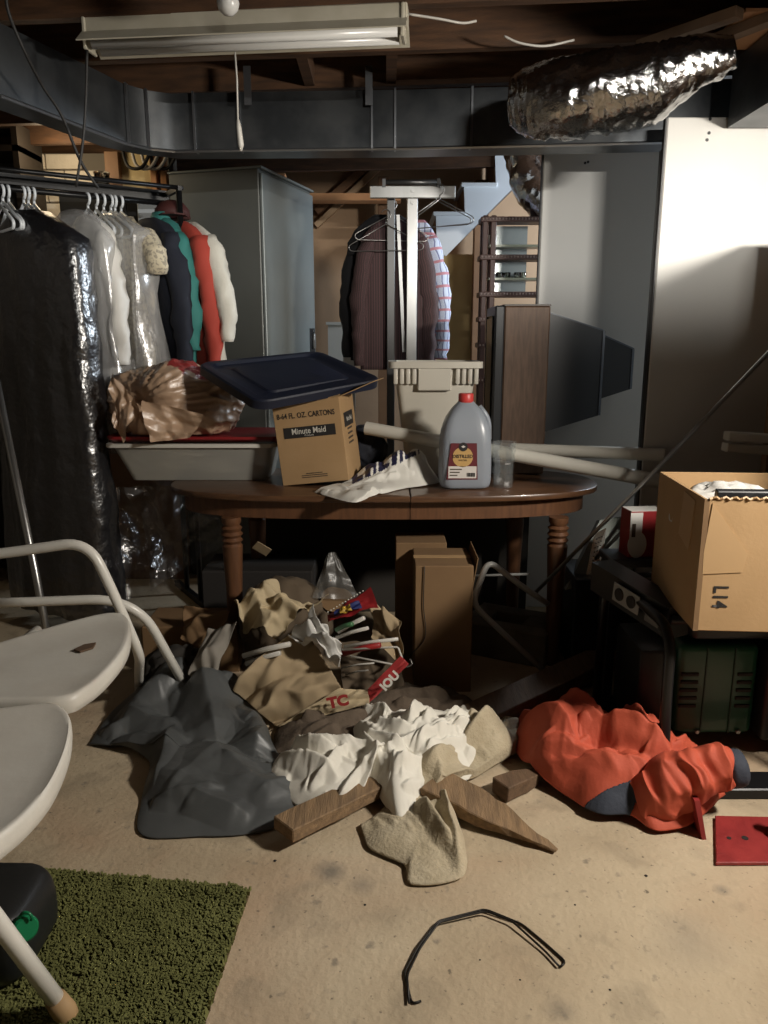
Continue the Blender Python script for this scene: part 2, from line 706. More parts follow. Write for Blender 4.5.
# ------------------------------------------------------------------ the room
def concrete_floor():
    m = mat('concrete', (0.39, 0.305, 0.20), 0.85, color2=(0.54, 0.445, 0.31), scale=2.6, bump=0.35, bscale=55, detail=8, lo=.3, hi=.7)
    nt = m.node_tree
    b = nt.nodes['Principled BSDF']
    src = b.inputs['Base Color'].links[0].from_socket
    tc = [n for n in nt.nodes if n.type == 'TEX_COORD'][0]

    def layer(prev, fac, col):
        mx = nt.nodes.new('ShaderNodeMix'); mx.data_type = 'RGBA'
        nt.links.new(fac, mx.inputs[0]); nt.links.new(prev, mx.inputs[6])
        mx.inputs[7].default_value = (*col, 1)
        return mx.outputs[2]

    def ramp(sock, a, b_, flip=False, top=1.0):
        r = nt.nodes.new('ShaderNodeMapRange')
        r.inputs[1].default_value, r.inputs[2].default_value = a, b_
        r.inputs[3].default_value, r.inputs[4].default_value = (top, 0) if flip else (0, top)
        nt.links.new(sock, r.inputs[0])
        return r.outputs[0]

    def noise_s(sc, det=5, dist=0.0):
        n = nt.nodes.new('ShaderNodeTexNoise')
        n.inputs['Scale'].default_value = sc; n.inputs['Detail'].default_value = det
        n.inputs['Distortion'].default_value = dist
        nt.links.new(tc.outputs['Object'], n.inputs['Vector'])
        return n.outputs['Fac']
    c = layer(src, ramp(noise_s(1.3, 6, 1.0), .48, .68, top=.6), (0.43, 0.285, 0.18))       # rusty bloom
    c = layer(c, ramp(noise_s(6, 7, .6), .54, .70, top=.6), (0.29, 0.235, 0.16))               # dull dirt
    c = layer(c, ramp(noise_s(60, 3), .66, .74, top=.8), (0.13, 0.105, 0.075))            # grit
    c = layer(c, ramp(noise_s(21, 5), .64, .73, top=.7), (0.20, 0.17, 0.13))               # specks

    def spot(px, py, r0, r1, col, top, ns=9, ring=False):
        p = F(px, py)
        mp = nt.nodes.new('ShaderNodeMapping')
        mp.inputs['Location'].default_value = (-p.x, -p.y, 0)
        nt.links.new(tc.outputs['Object'], mp.inputs['Vector'])
        ln = nt.nodes.new('ShaderNodeVectorMath'); ln.operation = 'LENGTH'
        nt.links.new(mp.outputs[0], ln.inputs[0])
        ad = nt.nodes.new('ShaderNodeMath'); ad.operation = 'MULTIPLY_ADD'
        nt.links.new(noise_s(ns, 5), ad.inputs[0])
        ad.inputs[1].default_value = r1 * .55
        nt.links.new(ln.outputs['Value'], ad.inputs[2])
        if ring:
            a = ramp(ad.outputs[0], r0, (r0 + r1) / 2, top=top); bq = ramp(ad.outputs[0], (r0 + r1) / 2, r1, flip=True)
            mu = nt.nodes.new('ShaderNodeMath'); mu.operation = 'MULTIPLY'
            nt.links.new(a, mu.inputs[0]); nt.links.new(bq, mu.inputs[1])
            return mu.outputs[0], col
        return ramp(ad.outputs[0], r0, r1, flip=True, top=top), col
    for sp in (spot(688, 942, .06, .17, (0.33, 0.275, 0.20), .6), spot(330, 872, .03, .075, (0.16, 0.14, 0.11), .8, 20),
               spot(362, 885, .02, .06, (0.20, 0.17, 0.13), .6, 22), spot(560, 1010, .02, .06, (0.19, 0.16, 0.12), .6, 30),
               spot(722, 890, .01, .035, (0.17, 0.15, 0.12), .7, 30)):
        c = layer(c, *sp)
    nt.links.new(c, b.inputs['Base Color'])
    return m


concrete_floor()
mat('plaster', (0.37, 0.25, 0.155), 0.9, color2=(0.42, 0.285, 0.18), scale=3, bump=.1)
mat('block_wall', (0.55, 0.50, 0.42), 0.9, color2=(0.64, 0.58, 0.5), scale=9, bump=.4)
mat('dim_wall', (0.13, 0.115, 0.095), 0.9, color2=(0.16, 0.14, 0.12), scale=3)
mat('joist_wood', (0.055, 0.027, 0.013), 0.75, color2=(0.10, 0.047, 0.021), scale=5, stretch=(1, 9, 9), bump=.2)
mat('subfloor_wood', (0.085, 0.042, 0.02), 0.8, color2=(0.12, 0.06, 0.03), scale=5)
mat('stud_wood', (0.47, 0.25, 0.10), 0.7, color2=(0.58, 0.33, 0.15), scale=6, stretch=(8, 8, 1))
mat('orange_board', (0.42, 0.19, 0.08), 0.75, color2=(0.5, 0.25, 0.11), scale=4)
mat('tan_ply', (0.50, 0.36, 0.16), 0.75, color2=(0.40, 0.28, 0.12), scale=2.5)
mat('yellow_ply', (0.62, 0.50, 0.27), .75, color2=(0.55, 0.43, 0.22), scale=2.5)
mat('shelf_dark', (.03, .022, .016), .7)
mat('brown_trim', (0.19, 0.10, 0.05), 0.6, color2=(0.24, 0.13, 0.065), scale=6)
mat('pale_trim', (0.45, 0.31, 0.19), 0.7)
mat('stair_white', (0.66, 0.70, 0.74), 0.45)
mat('white_paint', (0.70, 0.68, 0.62), 0.5)
mat('panel_white', (0.58, 0.57, 0.535), 0.42, color2=(0.62, 0.61, 0.575), scale=1.5, bump=.02, bscale=3)
mat('panel_edge', (0.03, 0.03, 0.03), 0.5)
mat('galvanized', (0.07, 0.076, 0.083), 0.36, metal=.8, color2=(0.13, 0.137, 0.143), scale=7, bump=.08, bscale=8, detail=8)
mat('galv_seam', (0.30, 0.31, 0.33), 0.3, metal=.9)
mat('foil', (0.42, 0.415, 0.41), 0.18, metal=1.0, bump=.55, bscale=38)
mat('black_metal', (0.012, 0.012, 0.013), 0.35, metal=.3)
mat('black_plastic', (0.012, 0.013, 0.015), 0.4)
mat('steel', (0.50, 0.50, 0.49), 0.32, metal=.9, color2=(0.36, 0.36, 0.35), scale=9, stretch=(1, 1, .2))
mat('dark_steel', (0.12, 0.12, 0.12), 0.35, metal=.8)
mat('cord_black', (0.015, 0.014, 0.013), 0.6)
mat('cord_white', (0.48, 0.46, 0.42), 0.5)

floor = struct('floor', box(-2.45, 1.95, -1.7, 5.5, -0.06, 0), 'concrete')
# origin stays at the room's zero so the stain positions hold
def rezero(o):
    d = o.location.copy()
    o.data.transform(Matrix.Translation(d)); o.location = (0, 0, 0)
rezero(floor)
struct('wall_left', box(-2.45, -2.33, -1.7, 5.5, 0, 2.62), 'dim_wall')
wb = struct('wall_back', box(-2.45, 1.95, 5.38, 5.5, 0, 2.62), 'plaster')
struct('wall_front', join(box(-2.45, 0.9, -1.7, -1.58, 0, 2.62), box(.9, 1.85, -1.7, -1.58, 0, 2.03), box(.9, 1.85, -1.7, -1.58, 2.092, 2.62), box(1.85, 1.95, -1.7, -1.58, 0, 2.62)), 'dim_wall')  # slit opening added and sized to trim the rear lamp
# right wall with its two high windows
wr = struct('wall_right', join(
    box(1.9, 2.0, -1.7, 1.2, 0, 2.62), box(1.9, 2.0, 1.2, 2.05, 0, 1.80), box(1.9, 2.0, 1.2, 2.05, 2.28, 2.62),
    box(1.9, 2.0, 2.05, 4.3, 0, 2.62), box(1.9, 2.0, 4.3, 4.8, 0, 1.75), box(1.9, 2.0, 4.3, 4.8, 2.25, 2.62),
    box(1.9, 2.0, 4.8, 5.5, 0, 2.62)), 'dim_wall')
for k, (y0, y1, z0, z1) in enumerate(((1.2, 2.05, 1.80, 2.28), (4.3, 4.8, 1.75, 2.25))):
    w = struct('window_%d' % (k + 1), join(box(1.93, 1.97, y0, y0 + .04, z0, z1), box(1.93, 1.97, y1 - .04, y1, z0, z1),
               box(1.93, 1.97, y0 + .04, y1 - .04, z0, z0 + .04), box(1.93, 1.97, y0 + .04, y1 - .04, z1 - .04, z1)), 'white_paint')

# ceiling: boards over joists; the joists run left to right a little askew of the picture
SL = -0.0955
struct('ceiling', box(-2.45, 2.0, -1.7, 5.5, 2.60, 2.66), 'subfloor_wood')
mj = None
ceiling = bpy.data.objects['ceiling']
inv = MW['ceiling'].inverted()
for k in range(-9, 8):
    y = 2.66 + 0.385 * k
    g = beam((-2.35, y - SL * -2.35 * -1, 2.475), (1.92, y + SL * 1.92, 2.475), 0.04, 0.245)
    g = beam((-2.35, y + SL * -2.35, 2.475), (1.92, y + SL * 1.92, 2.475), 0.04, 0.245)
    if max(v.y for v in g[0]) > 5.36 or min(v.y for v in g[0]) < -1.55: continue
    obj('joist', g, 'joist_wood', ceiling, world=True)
# blocking between two joists above the trunk duct
for px, y in ((392, 3.05), (300, 3.05), (210, 2.66)):
    x = P(px, 70, y).x
    obj('blocking', beam((x, y + .03 + SL * x, 2.46), (x, y + .36 + SL * x, 2.46), 0.04, 0.2), 'joist_wood', ceiling, world=True)

# ------------------------------------------------------------------ trunk duct
Z0, Z1 = 2.11, 2.325
duct = thing('air_duct', 'long grey sheet metal air duct bending under the joists', 'duct', (0, 3.6, Z0))


def duct_run(path, w_out):
    """path: front lower edge xy; body lies behind it, away from the room"""
    pts = [Vector((p[0], p[1], 0)) for p in path]
    rings = []
    for i, p in enumerate(pts):
        t = (pts[min(i + 1, len(pts) - 1)] - pts[max(i - 1, 0)]).normalized()
        n = Vector((-t.y, t.x, 0))
        q = p + n * (.13 if i < 2 else np.interp(p.x, [c.x, c.x + .3], [.13, .17]))
        rings.append([V(p.x, p.y, Z0), V(q.x, q.y, Z0), V(q.x, q.y, Z1), V(p.x, p.y, Z1)])
    return loft(rings)


a = P(0, 95, 2.67); c = P(150, 150, 3.4); e = P(690, 138, 3.24)
a2 = a + (a - c) * 1.7
left_dir = (c - a).normalized()
corner = [V(c.x - .09, c.y - .22), V(c.x - .06, c.y - .12), V(c.x + .01, c.y - .03), V(c.x + .10, c.y + .012), V(c.x + .22, c.y)]
run = [V(a2.x, a2.y), V(a.x, a.y)] + corner + [V(.1, 3.36), V(.6, 3.315), V(1.74, 3.2)]
obj('trunk', duct_run(run, .42), 'galvanized', duct, world=True, auto=40)
# the branch that comes forward on the right
obj('branch', loft([[V(1.26, y, Z0), V(1.72, y, Z0), V(1.72, y, Z1 + .01), V(1.26, y, Z1 + .01)] for y in (1.9, 2.6, 3.06)]), 'galvanized', duct, world=True)
# drive-cleat seams round the trunk
for px in (136, 150, 194, 240, 372, 395, 470):
    yy = 3.4
    p = P(px, 120, 3.4)
    y = np.interp(p.x, [q.x for q in run], [q.y for q in run]) if px > 150 else np.interp(p.x, [q.x for q in run], [q.y for q in run])
    obj('seam', box(p.x - .004, p.x + .004, y - .012, y + .05, Z0 - .004, Z1 + .004), 'galv_seam', duct, world=True)
obj('edge_flange', tube([V(q.x, q.y - .002, Z0 - .003) for q in run[1:]], .007, 6), 'galv_seam', duct, world=True)
for px in (248, 369):
    p = P(px, 100, 3.33)
    obj('hanger_strap', box(p.x - .014, p.x + .014, 3.325, 3.333, 2.26, 2.40), 'galv_seam', duct, world=True)

# ------------------------------------------------------------------ foil flex ducts
def flex(name, label, pts, rad, seed):
    sp = smooth_path(pts, 16)
    n = 40
    rs = np.interp(np.linspace(0, 1, len(sp)), np.linspace(0, 1, len(rad)), rad)
    vs, fs = tube(sp, list(rs), n)
    cen = [sp[i // n] for i in range(len(sp) * n)]
    out = []
    for v, cc in zip(vs, cen):
        d = (v - cc); nn = d.normalized()
        k = abs(mnoise.noise(v * 7 + V(seed, 0, 0))) * .022 + abs(mnoise.noise(V(v.x * 45, v.y * 14, v.z * 14))) * .016
        out.append(v + nn * (k - .012))
    return tag(obj(name, (out, fs), 'foil', None, smooth=True), label, 'duct')


flex('foil_duct', 'crinkled silver foil flexible duct slung under the joists', [P(512, 104, 2.86), P(545, 101, 2.82), P(600, 93, 2.78),
     P(650, 82, 2.74), P(690, 66, 2.70), P(735, 50, 2.66)], [.078, .122, .13, .122, .085, .05], 3)
flex('foil_elbow', 'short foil duct elbow behind the stair stringer', [P(520, 140, 4.52), P(528, 180, 4.5), P(545, 203, 4.47), P(575, 210, 4.46)], [.085, .1, .1, .1], 9)

# diagonal lumber braces and a subfloor patch coloured as lit, up at the right
for k, (a, b) in enumerate((((640, 42, 2.9), (742, -14, 2.62)), ((700, 40, 2.9), (775, -8, 2.66)))):
    A, B = P(*a), P(*b); A.z = B.z = 2.325
    tag(obj('lumber_brace', beam(A, B, .045, .03), mat('brace_wood', (.17, .10, .055), .8, color2=(.24, .15, .09), scale=8)),
        ['diagonal grey wooden brace nailed under the joists', 'second diagonal wooden brace, nearer the right edge'][k], 'brace', 'braces under the joists')
tag(obj('lit_subfloor_patch', box(1.12, 1.6, 2.66, 2.98, 2.342, 2.352), 'orange_board'), 'subfloor patch near the foil duct end, warm light put into its orange colour', 'board')

# ------------------------------------------------------------------ fluorescent fixture
A, B = P(88, 42, 2.77), P(408, 30, 2.66)
A.z = B.z = 2.30
d = (B - A); L = d.length; ang = math.atan2(d.y, d.x)
fx = thing('fluorescent_fixture', 'long white fluorescent strip light fixture, unlit, on the joists', 'light fixture', A, (0, 0, ang))
mat('enamel', (0.46, 0.43, 0.35), 0.4, color2=(0.40, 0.37, 0.29), scale=12)
mat('fluor_tube', (0.60, 0.60, 0.58), 0.25)
obj('channel', box(0, L, -.035, .035, 0.0, .058, .004), 'enamel', fx)
obj('reflector', loft([[V(x, -.085, -.03), V(x, -.036, .008), V(x, .036, .008), V(x, .085, -.03), V(x, .085, -.026), V(x, .038, .013), V(x, -.038, .013), V(x, -.085, -.026)] for x in (0, L)]), 'enamel', fx)
for y in (-.032, .032):
    obj('tube', at(tube([V(.03, y, -.022), V(L - .03, y, -.022)], .016, 14)), 'fluor_tube', fx, smooth=True)
for x in (0.0, L - .02):
    obj('end_plate', box(x, x + .012, -.04, .04, -.038, .056, .003), 'enamel', fx)

# bare lampholder globe
p = P(228, 3, 2.5)
lb = thing('globe_bulb', 'white globe light bulb in a ceiling socket, unlit', 'light bulb', p)
obj('glass_globe', at(lathe([(.001, -.034), (.016, -.03), (.028, -.018), (.033, 0), (.028, .018), (.018, .03), (.015, .05)], 18)), 'fluor_tube', lb, smooth=True)
obj('socket', at(lathe([(.022, .042), (.03, .06), (.05, .075), (.05, .09)], 18)), 'white_paint', lb, smooth=True)

# ------------------------------------------------------------------ cords and cables
def cord(name, label, pts, r, m, n=6):
    return tag(obj(name, tube(smooth_path(pts, n), r, 7), m, None, smooth=True), label, 'cord')


cp = thing('pull_cord', 'white pull cord with a wooden toggle below the strip light', 'cord', P(240, 150, 2.7))
obj('string', tube([P(235, 52, 2.7), P(237, 80, 2.7), P(238, 122, 2.7)], .003, 6), 'cord_white', cp, world=True, smooth=True)
obj('toggle', tube([P(238, 120, 2.7), P(239, 128, 2.7), P(241, 145, 2.7), P(241, 151, 2.7)], [.005, .008, .0095, .004], 8), 'cord_white', cp, world=True, smooth=True)
cord('hanging_cord', 'black electric cord hanging straight down from the strip light end', [P(87, 50, 2.72), P(86, 95, 2.72), P(83, 140, 2.72), P(76, 187, 2.73)], .0045, 'cord_black')
cord('duct_cable', 'black cable slanting down over the duct in the top left corner', [P(5, -10, 2.5), P(9, 14, 2.52), P(24, 50, 2.56), P(42, 85, 2.66), P(62, 116, 2.74), P(80, 160, 2.80), P(98, 188, 2.85)], .005, 'cord_black')
cord('white_cable', 'white electric cable leaving the strip light end', [P(408, 14, 2.70), P(440, 19, 2.72), P(462, 23, 2.75), P(476, 21, 2.78)], .004, 'cord_white')
cord('stapled_cable', 'white cable sagging between the joists above the duct', [P(504, 36, 2.86), P(520, 43, 2.86), P(545, 46, 2.87), P(574, 40, 2.9)], .004, 'cord_white')
for k in range(4):
    o = cord('coiled_cable', ['leftmost cable loop hanging under the duct by the cabinet top', 'second cable loop from the left under the duct by the cabinet', 'third cable loop from the left under the duct by the cabinet', 'rightmost cable loop under the duct by the cabinet top'][k], [P(122 + 9 * k, 148, 4.40), P(128 + 9 * k, 166, 4.38 + .012 * k), P(142 + 9 * k, 167, 4.38 + .012 * k), P(152 + 9 * k, 148, 4.40)], .009, 'cord_white' if k % 3 else 'cord_black')
    o['group'] = 'cable loops under the duct'

# ------------------------------------------------------------------ back room
# painted block wall lit through the gap, studs and boards
inv = None
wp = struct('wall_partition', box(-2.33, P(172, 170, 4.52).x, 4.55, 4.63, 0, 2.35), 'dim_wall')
p0, p1 = P(30, 196, 4.52), P(108, 136, 4.52)
bw, bh = .20, .085
r = 0; z = p0.z - .2
while z < 2.34:
    x = p0.x - .3 + (bw / 2 if r % 2 else 0)
    while x < p1.x - .18:
        obj('block', box(x, x + bw - .008, 4.525, 4.56, z, z + bh - .008, .004), 'block_wall', wp, world=True)
        x += bw
    z += bh; r += 1


def post(name, label, px0, px1, py0, py1, Y, m, depth=.06, cat='stud', group=None):
    A, B = P(px0, py1, Y), P(px1, py0, Y)
    return tag(obj(name, box(A.x, B.x, Y, Y + depth, A.z, B.z, .003), m), label, cat, group)


def wallpost(name, label, px0, px1, Y, m, z0=0.0, z1=2.34, depth=.09, cat='stud', group=None):
    A, B = P(px0, 170, Y), P(px1, 170, Y)
    return tag(obj(name, box(A.x, B.x, Y, Y + depth, z0, z1, .003), m), label, cat, group)


wallpost('wall_stud', 'dark brown stud between the block wall and yellow boards', 105, 119, 4.45, 'brown_trim', depth=.05, group='back room studs')
wallpost('wall_stud', 'first of two orange studs in front of the yellow board', 150, 156, 4.45, 'orange_board', depth=.045, group='back room studs')
wallpost('wall_stud', 'second orange stud, against the grey cabinet top', 160, 166, 4.45, 'orange_board', depth=.045, group='back room studs')
wallpost('yellow_board', 'sunlit yellow plywood board behind the garment rack', 119.5, 168, 4.50, 'yellow_ply', 0, 2.345, .02, 'board')
wallpost('wall_stud', 'orange stud just right of the grey cabinet top', 267, 285, 5.0, 'orange_board', group='back room studs')
tag(obj('ceiling_board', box(P(168, 160, 4.86).x, .1, 4.86, 4.98, 2.16, 2.2), 'orange_board'), 'orange board running under the joists behind the cabinet', 'board')

# stair: white stringer with its steps, and the rail on the wall behind
st = thing('staircase', 'white stepped stair stringer climbing to the right', 'staircase', P(437, 250, 4.88))
Ys = 4.88
rise = [(437, 252), (436, 216), (465, 214), (464, 187), (496, 185), (495, 151), (545, 148), (552, 120), (585, 118), (600, 90)]
prof = [P(x, y, Ys) for x, y in rise]
low = [P(640, 60, Ys), P(546, 155, Ys), P(446, 256, Ys)]
poly = [(p.x, p.z) for p in prof] + [(p.x, p.z) for p in low]
g = prism(poly, 0, .03)
g = ([V(v.x, Ys + v.z, v.y) for v in g[0]], g[1])
obj('stringer', g, 'stair_white', st, world=True)
for (x0, y0), (x1, y1) in (((433, 216), (466, 214)), ((461, 187), (497, 185)), ((492, 151), (546, 148))):
    A, B = P(x0, y0, Ys), P(x1, y1, Ys)
    z = (A.z + B.z) / 2
    obj('tread', box(A.x, B.x, Ys - .015, Ys + .48, z - .005, z + .018, .003), 'stair_white', st, world=True)
for px, ya, yb in ((436, 250, 216), (464, 214, 187), (495, 185, 151)):
    A, B = P(px, ya, Ys), P(px, yb, Ys)
    obj('riser', box(A.x, A.x + .015, Ys + .032, Ys + .48, A.z, B.z, .0), 'brown_trim', st, world=True)
for k, (a, b, w) in enumerate((((316, 212), (388, 148), .05), ((316, 226), (396, 152), .035))):
    A, B = P(*a, 5.33), P(*b, 5.33)
    tag(obj('stair_rail', beam(A, B, .05, w), 'pale_trim' if k else 'brown_trim'),
        ['dark brown sloping trim board on the tan back wall', 'pale sloping rail just below the dark trim on the back wall'][k], 'rail')
wallpost('wall_stud', 'dark brown post behind the clothes stand', 378, 389, 5.1, 'brown_trim', group='back room studs')
wallpost('wall_stud', 'dark brown post meeting the white stringer', 476, 490, 5.2, 'brown_trim', group='back room studs')
# lower back boards under the stair
tag(obj('plywood_sheet', box(P(430, 300, 5.3).x, P(478, 300, 5.3).x, 5.3, 5.32, .0, 1.9), 'tan_ply'), 'tan plywood sheet under the white stair', 'board')
tag(obj('white_post', join(box(P(328, 340, 4.9).x, P(345, 340, 4.9).x, 4.9, 4.98, 0, P(335, 325, 4.9).z), box(P(326, 325, 4.9).x, P(347, 325, 4.9).x, 4.89, 4.99, P(335, 325, 4.9).z, P(335, 322, 4.9).z)), 'white_paint'),
    'short white capped post at the stair foot', 'post')
tag(obj('white_board', box(P(343, 350, 4.5).x, P(355, 350, 4.5).x, 4.5, 4.53, 0, P(350, 341, 4.5).z), 'white_paint'), 'narrow white board standing under the hanging clothes', 'board')
# dark shelf in the far left corner under the duct
ds = thing('corner_shelf', 'dark open shelf in the shadow under the left duct', 'shelf', (-2.0, 4.2, 0))
A, B = P(-60, 170, 4.2), P(16, 128, 4.2)
for z in (A.z - .25, A.z + .09, B.z):
    obj('shelf_board', box(A.x - .2, B.x, 4.2, 4.48, z, z + .03), 'shelf_dark', ds, world=True)
for x in (A.x - .2, B.x - .03):
    obj('upright', box(x, x + .03, 4.2, 4.48, 0, B.z), 'shelf_dark', ds, world=True)
obj('back_panel', box(A.x - .2, B.x, 4.48, 4.49, 0, B.z), 'panel_edge', ds, world=True)

# ------------------------------------------------------------------ tall white panels
def tall_panel(label, px0, px1, ytop, Y, thick, screws):
    A = P(px0, ytop, Y); B = P(px1, ytop, Y)
    t = thing('tall_board', label, 'board', ((A.x + B.x) / 2, Y, 0), group='tall white panels')
    obj('face', box(A.x, B.x, Y, Y + thick, 0, A.z, .004), 'panel_white', t, world=True)
    obj('edge_strip', box(A.x - .006, A.x, Y + .004, Y + thick, 0.0, A.z - .002), 'panel_edge', t, world=True)
    for (sx, sy) in screws:
        q = P(sx, sy, Y)
        obj('screw_hole', at(lathe([(.006, -.002), (.006, .002)], 8), q, (PI / 2, 0, 0)), 'panel_edge', t, world=True)
    return t


tall_panel('tall white panel in front, reaching the right edge of the picture', 668, 860, 117, 3.08, .03, [(710, 119), (730, 117), (709, 133), (707, 140)])
tall_panel('tall off-white panel behind the television, left of the brighter one', 545, 668, 134, 3.78, .03, [(585, 163), (588, 162)])
# slotted dark upright between the two panels
A = P(661, 140, 3.3)
up = thing('slotted_upright', 'dark slotted metal upright between the two white panels', 'post', (A.x + .02, 3.3, 0))
obj('bar', box(A.x + .005, A.x + .04, 3.3, 3.325, 0, 2.09), 'dark_steel', up, world=True)
for k in range(9):
    z = 1.0 + k * .11
    obj('slot', box(A.x + .016, A.x + .026, 3.297, 3.3, z, z + .07), 'panel_edge', up, world=True)

# ------------------------------------------------------------------ oval table
mat('table_wood', (0.075, 0.036, 0.018), 0.33, color2=(0.12, 0.058, 0.028), scale=7, stretch=(1, 9, 9), coat=.15)
mat('leg_wood', (0.095, 0.042, 0.02), 0.4, color2=(0.14, 0.062, 0.028), scale=7, stretch=(9, 9, 1))
TZ = 0.75
tb = thing('oval_table', 'dark wooden oval dining table with turned legs, piled with things', 'table', (0, 3.32, 0))


def oval(hx, hy, x0, x1, n=56, e=2.7):
    pts = []
    for k in range(n):
        a = 2 * PI * k / n
        ca, sa = math.cos(a), math.sin(a)
        x = math.copysign(abs(ca) ** (2 / e), ca) * hx
        y = math.copysign(abs(sa) ** (2 / e), sa) * hy
        pts.append((min(max(x, x0), x1), y))
    out = []
    for p in pts:
        if not out or (Vector(p) - Vector(out[-1])).length > 1e-4: out.append(p)
    return out


SEAM = 0.105
for x0, x1 in ((-2, SEAM - .0015), (SEAM + .0015, 2)):
    obj('table_top', at(prism(oval(.92, .36, x0, x1), 0, .026, .007, 2), (0, 0, TZ - .026)), 'table_wood', tb, auto=35)
    pin = oval(.865, .305, x0, x1)
    g = loft([[V(p[0], p[1], z) for p in pin] for z in (TZ - .105, TZ - .026)])
    obj('apron', g, 'leg_wood', tb, auto=35)
legp = [(.024, 0), (.03, .01), (.031, .05), (.026, .07), (.030, .09), (.034, .35), (.041, .50), (.042, .525), (.034, .535), (.044, .548), (.034, .56), (.045, .573), (.035, .585), (.043, .60), (.032, .61), (.04, .625), (.04, .645)]
for x, y in ((-.625, -.255), (.715, -.255), (-.6, .22), (.62, .22)):
    obj('leg', at(lathe(legp, 20), (x, y, 0)), 'leg_wood', tb, auto=40)

# ------------------------------------------------------------------ things on the table
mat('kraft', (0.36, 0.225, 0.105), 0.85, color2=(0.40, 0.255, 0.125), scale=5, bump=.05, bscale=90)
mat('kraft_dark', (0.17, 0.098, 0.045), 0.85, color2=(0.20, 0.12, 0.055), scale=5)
mat('print_black', (0.015, 0.013, 0.012), 0.7)
mat('print_brown', (0.06, 0.04, 0.025), 0.8)
mat('print_white', (0.6, 0.58, 0.52), 0.7)
w, d_, h = .285, .30, .345
q = F(283, 486, TZ)
cb = thing('juice_carton_box', 'brown cardboard juice carton box under the blue lid', 'box', (q.x, q.y, TZ), (0, math.radians(-6.5), math.radians(-8)))


def open_box(name, w, d, h, t, m, parent, inner=None, flaps=()):
    obj('front', box(0, w, 0, t, 0, h, .002), m, parent)
    obj('rear', box(0, w, d - t, d, 0, h, .002), m, parent)
    obj('side', box(0, t, t, d - t, 0, h), m, parent)
    obj('side', box(w - t, w, t, d - t, 0, h), m, parent)
    obj('bottom', box(t, w - t, t, d - t, 0, t), inner or m, parent)


open_box('carton', w, d_, h, .004, 'kraft', cb)
obj('flap', at(box(0, .16, 0, d_, 0, .003), (w - .004, 0, h - .002), (0, math.radians(-17), 0)), 'kraft', cb)
obj('flap', at(box(0, w, 0, .14, 0, .003), (0, .0, h), (math.radians(12), 0, 0)), 'kraft', cb)
mf = frame((w / 2, -.0012, h), (1, 0, 0), (0, 0, 1))
text('lettering', '8-64 FL. OZ. CARTONS', .031, frame((w / 2 - .005, -.0012, h - .058), (1, 0, 0), (0, 0, 1)), 'print_black', cb, .0006, .78)
obj('print_band', at(box(.035, w - .03, -.0012, .0, h - .15, h - .105)), 'print_black', cb)
text('lettering', 'Minute Maid', .034, frame((w / 2, -.0024, h - .124), (1, 0, 0), (0, 0, 1)), 'print_white', cb, .0004, .86)
text('lettering', 'Products', .011, frame((w / 2, -.0024, h - .142), (1, 0, 0), (0, 0, 1)), 'print_white', cb)
for k in range(3):
    obj('fine_print', box(w / 2 - .055 + .02 * (k == 0), w / 2 + .055 - .02 * (k == 0), -.0012, 0, .042 - .008 * k, .0455 - .008 * k), 'print_brown', cb)
ms = frame((w + .0012, d_ * .45, h - .10), (0, 1, 0), (0, 0, 1))
obj('print_band', box(w, w + .0012, .05, d_ - .06, h - .13, h - .07), 'print_black', cb)
text('lettering', 'Minute Maid', .028, frame((w + .0024, d_ / 2, h - .10), (0, 1, 0), (0, 0, 1)), 'print_white', cb, .0003, .8)
for k in range(4):
    obj('fine_print', box(w, w + .0012, .1, .2, .20 - .02 * k, .208 - .02 * k), 'print_brown', cb)

# blue lid lying tilted on the carton and the bag
mat('lid_blue', (0.007, 0.010, 0.024), 0.5, bump=.03, bscale=60)
C = [np.array(P(*a)) for a in ((197, 364, 3.26), (259, 403, 3.0), (382, 380, 3.28), (318, 352, 3.62))]
nl = np.cross(C[1] - C[0], C[3] - C[0]); nl /= np.linalg.norm(nl)
if nl[2] < 0: nl = -nl
lid = thing('tub_lid', 'dark blue plastic storage tub lid tilted over the carton', 'lid', Vector(C[0]))


def on_lid(poly, hgt):
    out = []
    for u, v in poly:
        p = C[0] * (1 - u) * (1 - v) + C[1] * u * (1 - v) + C[2] * u * v + C[3] * (1 - u) * v + nl * hgt
        out.append(Vector(p))
    return out


def lr(i, r):
    return rrect(i, 1 - i, i, 1 - i, r, 6)


obj('lid_skin', loft([on_lid(lr(.03, .1), -.006), on_lid(lr(0, .12), -.004), on_lid(lr(0, .12), -.034), on_lid(lr(-.012, .12), -.034), on_lid(lr(-.012, .12), .0), on_lid(lr(.0, .11), .006),
     on_lid(lr(.05, .09), .006), on_lid(lr(.075, .08), -.004), on_lid(lr(.16, .06), -.004), on_lid(lr(.175, .06), .003)], True, True), 'lid_blue', lid, auto=35, world=True)

# clear under-bed bin on the left end of the table
film('bin_plastic', (0.92, 0.92, 0.90), 0.5, .35, (0.55, 0.54, 0.49), .36, .05)
mat('bin_rim', (0.60, 0.58, 0.52), 0.4)
mat('red_plastic', (0.22, 0.014, 0.016), 0.4)
x0, x1 = P(107, 445, 3.3).x, P(277, 445, 3.3).x
bx_ = thing('clear_bin', 'shallow translucent plastic bin on the left end of the table', 'bin', ((x0 + x1) / 2, 3.46, TZ))


def ring(x0, x1, y0, y1, z, r=.03):
    return [V(p[0], p[1], z) for p in rrect(x0, x1, y0, y1, r, 4)]


